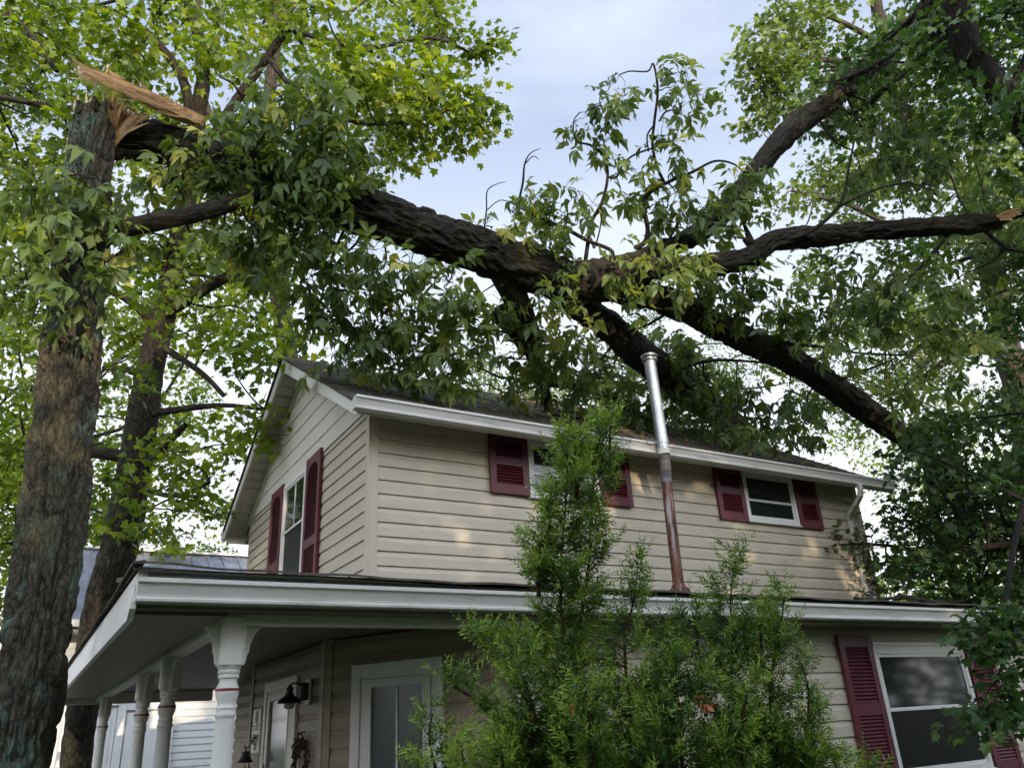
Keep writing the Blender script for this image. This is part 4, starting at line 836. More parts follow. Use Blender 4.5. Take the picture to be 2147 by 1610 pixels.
# (px, py, distance, radius px, density, tint)
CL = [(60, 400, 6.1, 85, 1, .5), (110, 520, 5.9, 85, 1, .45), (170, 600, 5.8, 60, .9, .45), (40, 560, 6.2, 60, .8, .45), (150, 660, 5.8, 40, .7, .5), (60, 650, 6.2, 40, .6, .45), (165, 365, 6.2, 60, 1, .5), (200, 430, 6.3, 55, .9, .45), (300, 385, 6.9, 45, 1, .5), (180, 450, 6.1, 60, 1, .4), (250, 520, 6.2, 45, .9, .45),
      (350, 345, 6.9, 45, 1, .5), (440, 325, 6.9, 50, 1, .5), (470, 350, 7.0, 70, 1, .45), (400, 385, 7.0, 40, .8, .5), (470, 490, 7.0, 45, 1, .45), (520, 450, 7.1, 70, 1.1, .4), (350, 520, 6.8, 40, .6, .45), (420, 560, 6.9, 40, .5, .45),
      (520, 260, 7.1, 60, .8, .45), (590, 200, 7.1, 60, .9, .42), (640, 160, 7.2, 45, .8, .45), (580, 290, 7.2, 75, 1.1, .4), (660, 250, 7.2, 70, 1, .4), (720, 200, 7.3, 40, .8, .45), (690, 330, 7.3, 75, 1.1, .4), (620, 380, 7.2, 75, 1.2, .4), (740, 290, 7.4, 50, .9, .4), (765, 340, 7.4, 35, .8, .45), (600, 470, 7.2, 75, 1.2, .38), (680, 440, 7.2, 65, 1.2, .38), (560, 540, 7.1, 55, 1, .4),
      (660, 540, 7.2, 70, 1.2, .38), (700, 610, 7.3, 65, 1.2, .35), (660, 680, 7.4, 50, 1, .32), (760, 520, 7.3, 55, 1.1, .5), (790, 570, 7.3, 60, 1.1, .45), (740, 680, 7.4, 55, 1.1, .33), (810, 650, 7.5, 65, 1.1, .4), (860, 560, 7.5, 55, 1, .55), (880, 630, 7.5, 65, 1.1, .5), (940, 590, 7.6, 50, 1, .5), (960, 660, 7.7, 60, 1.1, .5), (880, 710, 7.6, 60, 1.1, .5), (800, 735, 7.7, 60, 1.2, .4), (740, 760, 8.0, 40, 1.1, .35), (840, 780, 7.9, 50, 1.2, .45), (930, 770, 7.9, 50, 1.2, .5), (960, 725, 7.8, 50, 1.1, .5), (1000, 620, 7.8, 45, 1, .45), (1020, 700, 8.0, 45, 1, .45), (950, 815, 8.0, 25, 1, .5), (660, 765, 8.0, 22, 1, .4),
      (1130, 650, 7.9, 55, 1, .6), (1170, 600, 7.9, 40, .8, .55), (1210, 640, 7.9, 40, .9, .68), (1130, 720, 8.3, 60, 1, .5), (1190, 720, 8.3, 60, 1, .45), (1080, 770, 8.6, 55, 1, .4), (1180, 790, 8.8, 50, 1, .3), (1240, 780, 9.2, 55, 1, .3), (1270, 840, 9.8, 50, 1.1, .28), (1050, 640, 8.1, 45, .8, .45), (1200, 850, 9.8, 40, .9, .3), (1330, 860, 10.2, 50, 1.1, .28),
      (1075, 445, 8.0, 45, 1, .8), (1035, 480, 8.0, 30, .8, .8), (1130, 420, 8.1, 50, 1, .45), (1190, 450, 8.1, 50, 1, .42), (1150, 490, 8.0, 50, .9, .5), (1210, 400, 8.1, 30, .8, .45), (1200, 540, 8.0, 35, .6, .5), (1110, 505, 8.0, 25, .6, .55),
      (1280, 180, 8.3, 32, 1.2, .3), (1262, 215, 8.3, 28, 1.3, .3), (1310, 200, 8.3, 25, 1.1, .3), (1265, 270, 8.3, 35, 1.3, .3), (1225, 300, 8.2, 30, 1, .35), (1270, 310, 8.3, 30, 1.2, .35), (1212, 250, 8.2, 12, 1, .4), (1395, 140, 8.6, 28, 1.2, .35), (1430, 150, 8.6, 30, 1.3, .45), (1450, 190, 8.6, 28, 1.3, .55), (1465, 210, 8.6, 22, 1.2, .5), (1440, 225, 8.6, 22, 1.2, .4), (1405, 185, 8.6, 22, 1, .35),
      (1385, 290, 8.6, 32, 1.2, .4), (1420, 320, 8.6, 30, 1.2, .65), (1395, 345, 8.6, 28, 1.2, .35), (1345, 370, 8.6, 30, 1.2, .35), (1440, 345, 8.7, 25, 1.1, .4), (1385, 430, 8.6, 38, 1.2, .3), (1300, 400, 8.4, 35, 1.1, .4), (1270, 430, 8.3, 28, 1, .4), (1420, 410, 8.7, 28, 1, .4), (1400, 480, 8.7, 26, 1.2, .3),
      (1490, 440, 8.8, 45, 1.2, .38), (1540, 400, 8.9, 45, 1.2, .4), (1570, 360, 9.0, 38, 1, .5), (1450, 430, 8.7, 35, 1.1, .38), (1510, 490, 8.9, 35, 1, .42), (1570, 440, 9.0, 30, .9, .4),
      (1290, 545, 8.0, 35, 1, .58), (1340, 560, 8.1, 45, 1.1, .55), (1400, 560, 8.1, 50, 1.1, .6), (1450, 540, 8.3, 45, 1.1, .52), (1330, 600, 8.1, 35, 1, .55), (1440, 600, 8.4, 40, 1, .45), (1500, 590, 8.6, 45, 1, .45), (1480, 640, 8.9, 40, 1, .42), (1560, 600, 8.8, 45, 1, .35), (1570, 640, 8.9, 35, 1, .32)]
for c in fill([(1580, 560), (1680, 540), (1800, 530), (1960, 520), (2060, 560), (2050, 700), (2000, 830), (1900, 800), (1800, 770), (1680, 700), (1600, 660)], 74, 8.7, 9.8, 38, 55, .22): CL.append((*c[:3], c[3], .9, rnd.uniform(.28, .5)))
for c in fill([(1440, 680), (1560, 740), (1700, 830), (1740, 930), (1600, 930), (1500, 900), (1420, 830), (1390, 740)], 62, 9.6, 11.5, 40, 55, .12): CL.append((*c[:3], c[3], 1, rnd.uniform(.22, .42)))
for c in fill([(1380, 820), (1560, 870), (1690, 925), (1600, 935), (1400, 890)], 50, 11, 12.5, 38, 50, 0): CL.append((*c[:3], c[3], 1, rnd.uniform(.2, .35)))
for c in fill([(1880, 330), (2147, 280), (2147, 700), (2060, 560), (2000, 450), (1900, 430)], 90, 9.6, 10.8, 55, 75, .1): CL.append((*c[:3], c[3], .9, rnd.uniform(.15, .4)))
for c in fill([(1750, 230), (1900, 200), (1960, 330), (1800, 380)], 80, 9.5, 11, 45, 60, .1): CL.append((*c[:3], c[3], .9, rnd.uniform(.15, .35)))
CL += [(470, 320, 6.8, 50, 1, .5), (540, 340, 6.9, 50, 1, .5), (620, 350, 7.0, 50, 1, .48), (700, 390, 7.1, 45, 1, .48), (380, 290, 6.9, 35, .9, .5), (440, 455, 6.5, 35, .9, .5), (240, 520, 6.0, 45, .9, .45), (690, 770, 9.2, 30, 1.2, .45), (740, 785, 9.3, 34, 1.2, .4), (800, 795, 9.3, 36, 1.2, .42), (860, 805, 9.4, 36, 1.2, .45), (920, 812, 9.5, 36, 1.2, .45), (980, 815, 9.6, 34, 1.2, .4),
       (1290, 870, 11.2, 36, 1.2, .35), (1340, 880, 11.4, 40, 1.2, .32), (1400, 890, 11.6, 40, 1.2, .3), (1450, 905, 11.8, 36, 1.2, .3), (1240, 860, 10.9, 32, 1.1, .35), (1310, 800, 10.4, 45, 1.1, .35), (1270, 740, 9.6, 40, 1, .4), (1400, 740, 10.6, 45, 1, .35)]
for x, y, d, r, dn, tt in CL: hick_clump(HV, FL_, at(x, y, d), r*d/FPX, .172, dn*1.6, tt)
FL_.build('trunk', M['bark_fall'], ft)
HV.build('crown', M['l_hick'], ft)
b = MB()
WD = [MB(), MB()]
for k in range(90):
    o1, o2 = rnd.uniform(-17, 17), rnd.uniform(-17, 17); s = rnd.uniform(0, .35)
    splint(WD[k % 3 == 0], at(425-60*s+o1*.5, 258-30*s+o2*.7, 7.15+rnd.uniform(-.05, .05)), at(*(lambda q: (166+130*q+o1*.35, 143+58*q+o2*.55))(rnd.random()**1.35), 6.75+rnd.uniform(-.06, .06)), rnd.uniform(.008, .034), .014, rnd.uniform(-.025, .025))
for a_, c_2, w_ in (((300, 250), (232, 215), .02), ((310, 250), (262, 214), .02), ((250, 195), (243, 165), .012), ((262, 165), (222, 138), .012), ((225, 135), (212, 160), .012), ((285, 232), (215, 202), .014)): splint(b, at(*a_, 7.0), at(*c_2, 6.9), w_)
b.build('splinter', M['wood'], ft); b = MB()
for k in range(22): splint(b, at(2080+rnd.uniform(-4, 8), 464+rnd.uniform(-8, 8), 8.95), at(2136+rnd.uniform(-14, 6), 446+rnd.uniform(-10, 16), 8.7), .035)
for k in range(46):
    q = rnd.random()**1.5; a0, b0 = 170+200*q, 140+86*q; splint(WD[k % 3 == 0], at(a0+55, b0+24+rnd.uniform(-8, 8), 6.9), at(a0-20+rnd.uniform(-26, 12), b0-14+rnd.uniform(-22, 34), 6.8+rnd.uniform(-.08, .05)), rnd.uniform(.006, .018), .008, .02)
b.build('splinter', M['wood'], ft); WD[0].build('splinter', M['wood'], ft); WD[1].build('splinter', M['darkwood'], ft)

# debris the fall knocked loose on the shingles
db = Limbs()
for k in range(16):
    x = rnd.uniform(4.9, 7.2); y = rnd.uniform(7.0, 8.3); a_ = rnd.uniform(0, 3.14); L0 = rnd.uniform(.12, .5); z = zr(y)+.02
    p = np.array([x, y, z]); q = p+np.array([math.cos(a_)*L0, math.sin(a_)*L0*.3, 0]); q[2] = zr(q[1])+.03
    db.add([p, (p+q)/2+np.array([0, 0, .02]), q], [rnd.uniform(.006, .02)]*3, n=6, rings=5)
db.add([(4.55, 7.6, zr(7.6)+.02), (4.75, 7.75, zr(7.75)+.12), (4.85, 7.9, zr(7.9)+.22), (5.15, 7.95, zr(7.95)+.08)], [.010, .009, .008, .006], n=6)
o = db.build('broken_twigs', M['bark_dark'], None, label='snapped twigs lying on the mossy shingles below the stuck branch', cat='twigs', kind='stuff')
b = MB()
for k in range(9):
    x = 5.25+.13*k+rnd.uniform(-.05, .05); y = 7.85+rnd.uniform(-.25, .3); z = zr(y)+.025+rnd.uniform(0, .04); a_ = rnd.uniform(-.3, .3)
    b.obox((x, y, z), (rnd.uniform(.2, .45), .05*a_, rnd.uniform(-.02, .05)), (0, .09, .054), (0, -.008, .018))
b.build('torn_bark', M['redwood'], label='torn reddish bark and shingle pieces on the roof where the branch hit', cat='roof debris', kind='stuff')

lv = Leaves(T_LEAFLET); k = 520; X_ = rng.uniform(2.3, 9.3, k); Y_ = 6.1+2.45*rng.random(k)**.7
Zl = 4.27+.595*(Y_-6.05)+.022; up = np.tile(np.array([0, -.51, .86]), (k, 1))+rng.normal(0, .22, (k, 3))
lv.add(np.c_[X_, Y_, Zl], rng.normal(size=(k, 3))*[1, 1, .2], up, rng.uniform(.05, .13, k), rng.uniform(.1, .9, k)); lv.build('leaf_litter', M['l_hick'], None, label='torn green leaves scattered over the front roof slope', cat='leaf litter', kind='stuff')
lv = Leaves(T_OVAL); k = 160; X_ = rng.uniform(4.2, 8.6, k); Y_ = 6.1+2.4*rng.random(k)
lv.add(np.c_[X_, Y_, 4.27+.595*(Y_-6.05)+.020], rng.normal(size=(k, 3))*[1, 1, .2], np.tile(np.array([0, -.51, .86]), (k, 1))+rng.normal(0, .25, (k, 3)), rng.uniform(.04, .10, k), rng.random(k)); lv.build('bark_litter', M['deadleaf'], None, label='brown bark flakes and dead leaves strewn on the mossy roof', cat='bark litter', kind='stuff')

# ------------------------------------------------------------------ maples to the left
def tree(name, loc, label, barkm, leafm, tpl, trunk, limbs, clumps, size, dens=1, tint=.5, kind='maple', group=None, spr=.3, twr=.5, cap=1e9):
    root = empty(name, loc, label, 'tree', group); LB = Limbs(); LV = Leaves(tpl)
    if trunk: limb(LB, trunk, 36, len(trunk)*18, .02, 21)
    for l in limbs: limb(LB, l, 9, len(l)*5)
    for c in clumps:
        x, y, d, r = c[:4]; tt = tint+(c[4] if len(c) > 4 else rng.normal(0, .08)); maple_clump(LV, LB, at(x, y, d), r*d/FPX, size, dens, tt, spr=spr, twigs=rng.random() < 1.0)
    LB.build('trunk', barkm, root); LV.build('crown', leafm, root); return root

TL = fill([(-60, -60), (950, -60), (950, 60), (900, 130), (960, 190), (1000, 235), (960, 275), (860, 290), (800, 330), (780, 430), (640, 520), (480, 560), (330, 620), (-60, 700)], 105, 9.6, 13.5, 55, 85, .10)
TL += [(1010, 75, 11, 24), (1020, 100, 11, 24), (990, 108, 11, 20), (1010, 205, 10.5, 28), (1012, 240, 10.5, 26), (985, 285, 10.5, 24), (950, 265, 10.5, 30), (960, 200, 10.5, 28), (900, 120, 10.5, 40), (930, 60, 11, 40), (925, 10, 11, 45), (920, 170, 10.5, 35), (870, 230, 10.5, 45), (830, 290, 10.5, 40), (880, 280, 10.5, 30), (770, 200, 10.5, 60), (760, 120, 10.5, 60)]
TL2 = fill([(240, 560), (440, 520), (560, 560), (620, 660), (615, 740), (560, 800), (540, 900), (480, 1000), (450, 1100), (330, 1140), (240, 1160), (200, 1040), (230, 850)], 90, 9.0, 12.5, 45, 66, .17)
TL2 = [c for c in TL2 if not (370 < c[0] < 440 and 700 < c[1] < 770) and not (200 < c[0] < 280 and 740 < c[1] < 860)]
tree('maple_tree', at(165, 1600, 11.2)*np.array([1, 1, 0]), 'tall leafy maple with a straight mossy trunk rising behind the porch', M['bark_maple'], M['l_maple'], T_MAPLE,
     [(150, 1760, 11.2, 36), (165, 1540, 11.2, 30), (212, 1290, 11.0, 37), (255, 1130, 10.9, 37), (285, 960, 10.9, 34), (315, 780, 10.9, 28), (345, 650, 10.9, 25), (368, 540, 10.9, 22), (392, 420, 11, 20), (415, 250, 11, 16), (425, 120, 11.1, 13), (380, -40, 11.2, 10)],
     [[(345, 660, 10.9, 14), (440, 600, 10.6, 12), (520, 560, 10.4, 10), (620, 510, 10.2, 7), (720, 440, 10, 5)], [(330, 690, 10.9, 8), (270, 630, 10.6, 8), (180, 590, 10.4, 6)], [(310, 790, 10.9, 9), (260, 773, 10.6, 7), (215, 772, 10.4, 5)],
      [(400, 380, 11, 14), (470, 250, 10.8, 11), (560, 120, 10.8, 9), (640, 10, 10.8, 8)], [(410, 300, 11, 12), (380, 160, 10.8, 10), (300, 60, 10.6, 8)], [(395, 420, 11, 11), (250, 300, 10.6, 8), (120, 230, 10.3, 7), (-30, 200, 10, 5)],
      [(330, 720, 10.9, 8), (420, 780, 10.6, 6), (470, 830, 10.5, 5)], [(300, 870, 10.9, 9), (400, 855, 10.6, 7), (480, 850, 10.4, 5), (560, 860, 10.2, 4)], [(280, 960, 10.9, 14), (215, 950, 10.8, 13), (180, 948, 10.8, 12)],
      [(285, 1000, 10.9, 12), (350, 930, 10.7, 9), (390, 890, 10.6, 6)], [(560, 120, 10.8, 6), (640, 210, 10.6, 5), (760, 260, 10.4, 4), (900, 250, 10.3, 3)], [(600, 60, 10.8, 6), (760, 100, 10.6, 5), (900, 80, 10.6, 4), (985, 110, 10.8, 2.5)], [(500, 220, 10.8, 5), (640, 330, 10.5, 4), (760, 300, 10.5, 3)],
      [(275, 1010, 10.9, 6), (360, 1040, 10.6, 5), (440, 1010, 10.5, 4)]],
     TL+TL2, .112, 1.45, .50)
# second big stem leaning behind it
tree('maple_tree', at(640, 900, 15)*np.array([1, 1, 0]), 'maple with pinkish tan upper stems showing above the snapped trunk', M['bark_pale'], M['l_maple'], T_MAPLE,
     [(640, 1500, 14.5, 24), (620, 900, 14.5, 22), (560, 400, 14.5, 16), (575, 100, 14.5, 12), (590, -60, 14.5, 10)],
     [[(560, 400, 14.5, 8), (435, 230, 14, 8), (415, 60, 14, 7), (420, -60, 14, 6)], [(580, 60, 14.5, 8), (620, 0, 14.5, 9), (650, -60, 14.5, 8)]],
     fill([(300, -60), (900, -60), (900, 250), (700, 420), (350, 480)], 140, 14, 16.5, 70, 95, .2), .12, .7, .62)
# lit trees further off
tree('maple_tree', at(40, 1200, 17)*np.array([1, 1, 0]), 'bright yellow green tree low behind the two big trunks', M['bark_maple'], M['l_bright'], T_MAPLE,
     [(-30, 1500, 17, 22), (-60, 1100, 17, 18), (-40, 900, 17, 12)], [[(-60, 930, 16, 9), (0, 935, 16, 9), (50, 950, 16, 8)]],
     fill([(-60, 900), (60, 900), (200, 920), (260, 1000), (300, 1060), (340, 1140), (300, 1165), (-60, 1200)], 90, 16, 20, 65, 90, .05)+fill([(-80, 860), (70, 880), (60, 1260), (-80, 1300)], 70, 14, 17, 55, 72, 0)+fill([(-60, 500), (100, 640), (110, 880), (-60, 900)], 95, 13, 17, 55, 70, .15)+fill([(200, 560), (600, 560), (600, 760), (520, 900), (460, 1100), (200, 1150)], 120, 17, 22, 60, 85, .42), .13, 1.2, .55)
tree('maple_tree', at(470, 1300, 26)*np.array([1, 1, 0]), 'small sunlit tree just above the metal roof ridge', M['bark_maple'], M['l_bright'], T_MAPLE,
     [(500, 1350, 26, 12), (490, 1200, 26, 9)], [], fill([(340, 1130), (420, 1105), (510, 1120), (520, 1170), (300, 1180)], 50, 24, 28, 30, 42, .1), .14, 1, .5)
tree('maple_tree', at(-150, 700, 12)*np.array([1, 1, 0]), 'leafy tree at the left edge with bluish leaves against the sky', M['bark_maple'], M['l_maple'], T_MAPLE,
     [(-220, 1500, 12, 30), (-200, 600, 12, 22), (-120, 100, 12, 15)], [[(-160, 300, 12, 9), (0, 40, 11.5, 6), (120, 150, 11.3, 5)], [(-200, 500, 12, 10), (-20, 480, 11.5, 7), (100, 520, 11.2, 4)]],
     fill([(-80, 60), (140, 0), (150, 200), (60, 420), (120, 640), (60, 880), (-80, 900)], 105, 11, 13, 55, 75, .25), .10, .9, .3)

# ------------------------------------------------------------------ trees beyond and right of the house
PR = fill([(1600, -60), (2200, -60), (2200, 760), (2100, 820), (1900, 760), (1760, 700), (1640, 500), (1620, 420), (1700, 330), (1600, 260), (1580, 140)], 112, 14, 19, 60, 85, .10)
PR += [(1600, 60, 15, 30), (1590, 110, 15, 28), (1600, 180, 15, 30), (1620, 30, 15, 40), (1640, 200, 15, 40), (1590, 260, 15, 22), (1610, 230, 15, 25), (1700, 60, 15, 55), (1640, 110, 15, 45), (1700, 560, 15, 40), (1650, 420, 15, 35), (1560, 255, 15, 14)]
PR += fill([(1500, 640), (1760, 560), (1900, 700), (2000, 850), (2050, 900), (1980, 1000), (1880, 980), (1760, 880), (1640, 800)], 90, 13, 17, 36, 55, .35)
tree('tall_pale_tree', at(2120, 1000, 16.5)*np.array([1, 1, 0]), 'tall tree with small pale green leaves and light trunk at the right', M['bark_pale'], M['l_pale'], T_MAPLE,
     [(2190, 1500, 16.5, 34), (2160, 950, 16.5, 30), (2110, 720, 16.5, 26), (2085, 600, 16.5, 24), (2040, 420, 16.5, 19), (1900, 250, 16.5, 15), (1850, 60, 16.5, 13), (1815, -80, 16.5, 11)],
     [[(2110, 700, 16.5, 9), (2030, 735, 16.2, 8), (1970, 765, 16, 7), (1900, 830, 15.8, 4)], [(2090, 690, 16.5, 8), (2000, 720, 16.2, 7), (1930, 770, 16, 5)], [(2040, 450, 16.5, 9), (1900, 480, 16, 7), (1780, 430, 15.5, 5), (1660, 400, 15.3, 3)],
      [(1890, 200, 16.5, 8), (1780, 135, 16, 7), (1690, 128, 15.5, 5), (1600, 150, 15.2, 3)], [(1780, 135, 16, 5), (1680, 145, 15.5, 3.5), (1560, 155, 15.2, 1.5)], [(1600, 150, 15.2, 1.6), (1575, 110, 15.2, 1), (1565, 60, 15.2, .7)], [(1860, 100, 16.5, 7), (1750, 40, 16, 5), (1640, 10, 15.5, 3)], [(1700, 190, 15.8, 5), (1660, 250, 15.5, 3.5), (1620, 300, 15.3, 2)]],
     PR, .115, .9, .5, spr=.38)
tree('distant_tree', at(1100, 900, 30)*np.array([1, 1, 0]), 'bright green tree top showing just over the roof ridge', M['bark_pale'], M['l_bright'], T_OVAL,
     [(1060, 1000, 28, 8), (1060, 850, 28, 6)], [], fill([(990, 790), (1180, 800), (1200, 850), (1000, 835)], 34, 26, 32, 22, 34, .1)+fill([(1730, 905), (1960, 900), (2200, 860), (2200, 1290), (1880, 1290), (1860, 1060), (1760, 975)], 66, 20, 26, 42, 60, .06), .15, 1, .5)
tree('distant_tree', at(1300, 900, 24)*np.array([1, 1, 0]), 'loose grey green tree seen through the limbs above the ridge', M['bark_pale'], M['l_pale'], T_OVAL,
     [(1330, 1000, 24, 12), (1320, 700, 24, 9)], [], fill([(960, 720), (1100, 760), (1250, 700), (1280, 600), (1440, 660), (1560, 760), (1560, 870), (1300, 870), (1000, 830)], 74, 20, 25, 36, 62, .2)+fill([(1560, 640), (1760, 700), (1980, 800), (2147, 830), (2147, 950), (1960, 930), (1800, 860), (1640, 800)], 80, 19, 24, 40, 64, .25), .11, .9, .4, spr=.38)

# dark maple close at the right edge
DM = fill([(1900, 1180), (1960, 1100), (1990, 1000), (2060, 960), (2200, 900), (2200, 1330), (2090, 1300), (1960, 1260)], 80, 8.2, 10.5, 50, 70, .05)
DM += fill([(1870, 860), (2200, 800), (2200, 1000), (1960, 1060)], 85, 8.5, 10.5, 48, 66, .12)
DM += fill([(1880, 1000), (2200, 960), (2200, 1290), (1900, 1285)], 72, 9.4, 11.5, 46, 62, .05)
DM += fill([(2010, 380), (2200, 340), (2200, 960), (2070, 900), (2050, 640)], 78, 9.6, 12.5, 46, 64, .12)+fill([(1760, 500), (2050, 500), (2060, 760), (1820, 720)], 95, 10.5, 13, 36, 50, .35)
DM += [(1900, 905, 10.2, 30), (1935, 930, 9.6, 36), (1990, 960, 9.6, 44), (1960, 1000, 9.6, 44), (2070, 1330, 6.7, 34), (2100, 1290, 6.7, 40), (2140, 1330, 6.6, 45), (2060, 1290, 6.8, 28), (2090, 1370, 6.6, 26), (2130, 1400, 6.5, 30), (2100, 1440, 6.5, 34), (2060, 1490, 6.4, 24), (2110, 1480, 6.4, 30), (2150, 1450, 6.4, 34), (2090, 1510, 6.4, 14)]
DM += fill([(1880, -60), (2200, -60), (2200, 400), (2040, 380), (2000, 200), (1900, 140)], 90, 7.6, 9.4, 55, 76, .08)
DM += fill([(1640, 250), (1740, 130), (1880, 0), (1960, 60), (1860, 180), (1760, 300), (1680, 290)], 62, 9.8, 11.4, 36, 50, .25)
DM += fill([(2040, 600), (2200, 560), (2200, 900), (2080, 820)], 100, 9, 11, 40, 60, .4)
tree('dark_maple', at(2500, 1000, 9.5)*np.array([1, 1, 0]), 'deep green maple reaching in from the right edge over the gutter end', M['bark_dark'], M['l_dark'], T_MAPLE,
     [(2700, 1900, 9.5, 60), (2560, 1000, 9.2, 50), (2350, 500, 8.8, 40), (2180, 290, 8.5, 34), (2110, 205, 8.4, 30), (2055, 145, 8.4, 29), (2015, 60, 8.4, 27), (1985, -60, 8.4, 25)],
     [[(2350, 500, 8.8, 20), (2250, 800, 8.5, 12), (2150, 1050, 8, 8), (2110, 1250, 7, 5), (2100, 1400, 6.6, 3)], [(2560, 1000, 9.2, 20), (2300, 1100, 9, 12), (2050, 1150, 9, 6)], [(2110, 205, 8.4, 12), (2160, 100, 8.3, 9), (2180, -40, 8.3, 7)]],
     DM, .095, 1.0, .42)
OK_ = [(1735, 1140, 9.9, 20), (1760, 1120, 9.9, 22), (1790, 1150, 9.9, 34), (1830, 1120, 9.9, 36), (1820, 1180, 9.9, 38), (1860, 1170, 9.9, 42), (1850, 1220, 9.9, 34), (1880, 1110, 9.9, 40), (1900, 1160, 9.9, 40), (1930, 1210, 9.9, 40), (1810, 1230, 9.9, 22), (1885, 1060, 10.2, 42), (1930, 1100, 10.2, 45), (1960, 1160, 10, 45), (1900, 1010, 10.4, 40), (1950, 1040, 10.4, 42), (1870, 1000, 10.6, 26)]
tree('oak_tree', at(2010, 1500, 10.4)*np.array([1, 1, 0]), 'olive leaved oak growing against the far house corner and downspout', M['bark_dark'], M['l_oak'], T_OAK,
     [(2050, 1500, 10.4, 16), (2010, 1250, 10.4, 13), (1960, 1080, 10.4, 10), (1950, 980, 10.4, 6)], [[(1990, 1190, 10.4, 6), (1900, 1150, 10.1, 4), (1800, 1140, 9.9, 2.5), (1740, 1145, 9.9, 1.5)]],
     OK_, .105, 1.2, .5, spr=.2)
# lichen covered dead branch lying on the porch roof end
lim = Limbs(); lim.add([at(1790+k*40, 1252+5*math.sin(k*1.7)+k*1.4, 8.9-.02*k) for k in range(7)], [.018, .024, .022, .026, .022, .018, .01], n=10, rings=40, rough=.008)
lim.add([at(1850, 1258, 8.85), at(1820, 1240, 8.9), at(1800, 1262, 8.9)], [.012, .009, .005], n=6)
lim.build('fallen_branch', M['bark_pale'], None, label='pale lichened branch lying on the lower roof end by the downspout', cat='branch')

# ------------------------------------------------------------------ yew in front of the house
yw = empty('yew_shrub', (3.2, 3.4, 0), 'tall feathery dark green yew shrub standing before the front wall', 'shrub')
YL = Limbs(); NP = []; ND = []; NN_ = []; NS = []; NT = []
def shoot(p, d, Ls, nl, tint):
    d = norm(d); u_ = norm(np.cross(d, np.array([0.2, .1, 1.0])+rng.normal(0, .4, 3))); v_ = np.cross(d, u_); n = int(Ls/.0054)
    q = np.linspace(.04, 1, n); ang = np.arange(n)*2.4+rng.normal(0, .5, n); side = np.cos(ang)[:, None]*u_+np.sin(ang)[:, None]*v_*.75
    D = side+d*(.55+.5*q[:, None]); P = p+d*Ls*q[:, None]+np.array([0, 0, 1])*(.12*Ls*q[:, None]**2)
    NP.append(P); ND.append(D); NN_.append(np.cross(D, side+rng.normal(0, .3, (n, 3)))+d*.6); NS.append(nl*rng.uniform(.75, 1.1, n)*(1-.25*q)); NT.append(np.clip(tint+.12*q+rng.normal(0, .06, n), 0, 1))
def leader(pts, wid, tint=.45, dens=1.0, bare=0.0):
    """pts: (px,py,d) foot to tip; wid: envelope half width (px) at the same points"""
    P = smooth_path(np.array([np.r_[at(a, b_, d), w_*d/FPX] for (a, b_, d), w_ in zip(pts, wid)]), 60)
    Ls = np.r_[0, np.cumsum(np.linalg.norm(np.diff(P[:, :3], axis=0), axis=1))]; tot = Ls[-1]
    YL.add(P[::6, :3], np.linspace(.010, .002, len(P[::6])), n=7, rings=40)
    m = int(tot*105*dens)
    for i in range(m):
        s = tot*((i+rng.random())/m); k = np.searchsorted(Ls, s)-1; k = max(0, min(k, len(P)-2)); base = P[k, :3]; wd = P[k, 3]*rng.uniform(.45, 1.12)
        if s/tot < bare and rng.random() < .8: continue
        a = rng.random()*6.283; out = np.array([math.cos(a), math.sin(a), rng.uniform(.35, 1.0)]); out /= np.linalg.norm(out)
        tipp = base+out*wd; mid = base+out*wd*.5+np.array([0, 0, -.04*wd]); tl = rng.normal(0, .09)+tint
        if wd > .07: YL.add([base, mid, tipp], [.003, .002, .0012], n=4, rings=5, skel=False)
        ns = max(2, int(wd/.024)); ax = norm(tipp-base)
        for j in range(ns):
            q = .25+.75*(j+1)/ns; pp = base+(tipp-base)*q*.95
            for rep in range(2 if wd > .06 else 1):
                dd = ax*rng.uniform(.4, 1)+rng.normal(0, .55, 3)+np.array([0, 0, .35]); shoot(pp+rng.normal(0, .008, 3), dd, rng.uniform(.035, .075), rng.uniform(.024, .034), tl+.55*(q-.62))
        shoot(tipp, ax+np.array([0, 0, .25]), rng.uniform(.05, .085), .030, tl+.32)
    shoot(P[-1, :3], P[-1, :3]-P[-4, :3], .10, .02, tint+.25)
D0 = 3.1
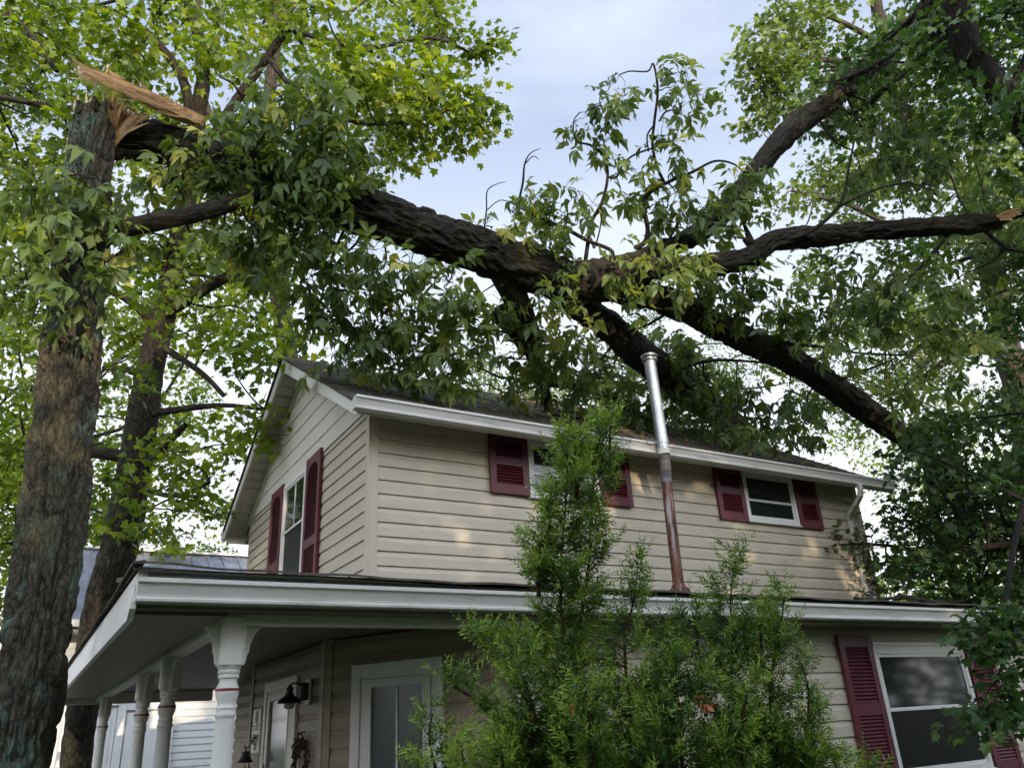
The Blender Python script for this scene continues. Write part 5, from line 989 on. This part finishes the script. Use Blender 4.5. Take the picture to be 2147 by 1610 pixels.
LD = [([(1170, 1700, D0), (1185, 1500, D0), (1180, 1350, D0), (1175, 1200, D0), (1187, 1050, D0), (1190, 960, D0), (1185, 915, D0)], [60, 55, 60, 72, 48, 40, 8], .5, 1.1, 0),
      ([(1230, 1700, D0+.1), (1215, 1500, D0+.1), (1215, 1330, D0+.1), (1235, 1180, D0+.1), (1240, 1060, D0+.1), (1248, 980, D0+.1), (1252, 930, D0+.1), (1275, 880, D0+.1)], [60, 55, 45, 70, 62, 48, 34, 12], .48, 1.1, 0),
      ([(1275, 980, D0+.15), (1278, 930, D0+.15), (1282, 872, D0+.15)], [34, 28, 9], .42, 1.3, 0),
      ([(1130, 1250, D0-.05), (1128, 1170, D0-.05), (1155, 1090, D0-.05), (1150, 1030, D0-.05)], [45, 42, 30, 12], .55, 1.1, 0), ([(1210, 1040, D0), (1208, 960, D0), (1207, 905, D0)], [40, 30, 8], .6, 1.3, 0),
      ([(1320, 1700, D0-.1), (1320, 1500, D0-.1), (1310, 1350, D0), (1330, 1250, D0+.05), (1338, 1165, D0+.05)], [80, 78, 60, 38, 10], .42, 1, 0),
      ([(1440, 1750, D0-.2), (1430, 1600, D0-.2), (1420, 1450, D0-.15), (1400, 1370, D0-.1)], [90, 85, 72, 20], .38, 1, 0),
      ([(1520, 1700, D0), (1530, 1500, D0), (1535, 1350, D0), (1532, 1250, D0), (1545, 1150, D0)], [80, 78, 62, 36, 10], .40, 1, 0),
      ([(1480, 1500, D0+.2), (1470, 1400, D0+.2), (1460, 1330, D0+.2), (1452, 1270, D0+.2)], [60, 55, 45, 14], .25, 1, 0),
      ([(1640, 1750, D0-.05), (1625, 1600, D0-.05), (1615, 1450, D0), (1630, 1350, D0), (1640, 1290, D0), (1645, 1235, D0)], [80, 76, 66, 48, 32, 10], .42, 1, 0),
      ([(1600, 1400, D0+.1), (1595, 1330, D0+.1), (1602, 1275, D0+.1)], [45, 38, 14], .35, 1, 0),
      ([(1680, 1700, D0), (1690, 1560, D0), (1695, 1450, D0), (1675, 1380, D0)], [44, 46, 30, 14], .40, 1, 0),
      ([(1100, 1750, D0-.1), (1110, 1600, D0-.1), (1120, 1500, D0-.1), (1090, 1400, D0-.1), (1080, 1330, D0)], [80, 70, 62, 45, 14], .42, 1, 0),
      ([(1120, 1480, D0+.1), (1060, 1400, D0+.1), (1010, 1350, D0+.1), (985, 1325, D0+.1)], [45, 38, 30, 12], .5, .9, 0), ([(1150, 1420, D0+.2), (1060, 1345, D0+.2), (1030, 1325, D0+.2)], [35, 28, 14], .38, .9, 0),
      ([(1090, 1560, D0+.2), (1000, 1470, D0+.2), (940, 1430, D0+.2), (955, 1410, D0+.2)], [36, 36, 24, 12], .32, .8, 0),
      ([(1000, 1750, D0-.2), (975, 1620, D0-.2), (965, 1545, D0-.2)], [60, 46, 14], .62, 1, 0), ([(1060, 1750, D0-.2), (1055, 1620, D0-.2), (1052, 1555, D0-.2)], [50, 34, 12], .55, 1, 0),
      ([(950, 1750, D0), (915, 1620, D0), (900, 1540, D0), (910, 1485, D0)], [50, 40, 28, 14], .38, .9, 0), ([(900, 1720, D0-.1), (880, 1640, D0-.1), (875, 1590, D0-.1)], [36, 24, 12], .55, .9, 0),
      ([(1780, 1800, D0), (1765, 1660, D0), (1745, 1575, D0)], [50, 38, 12], .5, 1, 0), ([(1850, 1760, D0-.1), (1830, 1660, D0-.1), (1820, 1600, D0-.1)], [40, 30, 14], .45, 1, 0),
      ([(1250, 1750, D0-.3), (1240, 1620, D0-.3), (1235, 1500, D0-.3), (1225, 1440, D0-.3)], [85, 80, 60, 18], .45, 1, 0), ([(1350, 1700, D0-.3), (1380, 1560, D0-.3), (1370, 1470, D0-.25)], [90, 70, 20], .45, 1, 0), ([(1560, 1750, D0-.25), (1555, 1620, D0-.25), (1560, 1500, D0-.2), (1570, 1430, D0-.2)], [80, 75, 58, 18], .5, 1, 0),
      ([(1390, 1500, D0+.15), (1395, 1380, D0+.15), (1385, 1300, D0+.15)], [55, 45, 15], .3, 1, 0)]
for k in range(26):
    x = rng.uniform(1040, 1700); y = rng.uniform(1470, 1640); LD.append(([(x, y+130, D0+.1), (x+rng.uniform(-20, 20), y+50, D0), (x+rng.uniform(-25, 25), y-30, D0-.05)], [50, 52, 14], rng.uniform(.3, .5), .9, 0))
for pts, wid, tt, dn, br in LD: leader(pts, wid, tt, dn, br)
ROOT = np.array([2.45, 2.1, 0.])
for pts, wid, tt, dn, br in LD:
    if pts[0][1] > 1540: YL.add([ROOT+rng.normal(0, .03, 3)*[1, 1, 0], (ROOT+at(*pts[0]))/2+rng.normal(0, .03, 3), at(*pts[0])], [.022, .016, .010], n=8, rings=12)
YL.build('trunk', M['bark_yew'], yw)
T_ND = (np.array([(-.05, 0, 0), (.05, 0, 0), (.105, .5, .02), (0, 1, -.04), (-.105, .5, .02)]), np.array([(0, 1, 2), (0, 2, 4), (4, 2, 3)]))
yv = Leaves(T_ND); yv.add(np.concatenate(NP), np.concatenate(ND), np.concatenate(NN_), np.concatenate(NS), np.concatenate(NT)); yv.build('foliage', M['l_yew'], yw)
def dead(px, py, d, s, label):
    v = Leaves(T_OVAL); k = 5; v.add(at(px, py, d)+rng.normal(0, s*.25, (k, 3)), rng.normal(size=(k, 3))-np.array([0, 0, .8]), rng.normal(size=(k, 3)), np.full(k, s), np.full(k, .5)); v.build('dead_leaf', M['deadleaf'], None, label=label, cat='dead leaf')
dead(1472, 1470, 2.75, .045, 'curled rust brown dead leaf caught in the front of the yew')
dead(1206, 1488, 2.75, .03, 'small brown dead leaf caught near the bottom of the tall yew stem')
dead(1112, 1165, 2.95, .016, 'tiny orange dead leaf on the left side of the tall yew stem')

# ------------------------------------------------------------------ trees standing behind the camera, shading the house
def shade_tree(name, x, y, h, r, n, label, seed, low=1.5):
    root = empty(name, (x, y, 0), label, 'tree', 'trees across the yard'); LB = Limbs(); LV = Leaves(T_MAPLE)
    LB.add([(x, y, 0), (x+.1, y, h*.4), (x, y+.1, h*.9)], [.25, .2, .06], n=12, rings=20)
    for k in range(n):
        t = rng.random(); t = t if rng.random() < .45 else t*.5; zc = low+(h-low)*t; rr = r*(1-.5*t)*math.sqrt(rng.random()); a = rng.random()*6.283
        c = np.array([x+rr*math.cos(a), y+rr*math.sin(a), zc]); maple_clump(LV, LB, c, .8, .26, .5, .45, twigs=False, spr=.6)
        if k % 3 == 0: LB.add([(x, y, zc*.8), c], [.05, .015], n=5, rings=4, skel=False)
    LB.build('trunk', M['bark_maple'], root); LV.build('crown', M['l_maple'], root)
SHT = ((-6.5, -11.5, 11.6, 4.2, 'round crowned yard tree'), (-1.0, -11, 11.2, 4.2, 'full crowned yard tree'), (4.6, -12, 11.8, 4.2, 'broad yard tree'), (-12.5, -9, 11, 4.5, 'tall yard tree'), (10.5, -10, 11, 4.4, 'low branched yard tree'))
for x, y, h, r, lab in SHT: shade_tree('shade_tree', x, y, h, r, 185, lab+' standing across the lawn behind the viewpoint', 0, low=.6)
wv = Leaves(T_OVAL)  # ring of big leaves added around the yards to block low sky light
def wood(x0, y0, x1, y1, n, h):
    q = rng.random(n); P = np.c_[x0+(x1-x0)*q, y0+(y1-y0)*q, h*rng.random(n)**.8*(.85+.15*np.sin(q*60))]+rng.normal(0, 1.2, (n, 3))*np.array([1, 1, .1])
    wv.add(P, rng.normal(size=(n, 3)), rng.normal(size=(n, 3)), rng.uniform(.6, 1.1, n), rng.random(n))
wood(-45, -22, 45, -22, 14000, 9.4); wood(-34, -27, -34, 40, 6000, 9.5); wood(42, -27, 42, 40, 6000, 9.5)
wv.build('sky_block_woods', M['l_dark'], None, label='dark wood edge added around the yards to block low sky light', cat='sky_block_woods', kind='stuff')
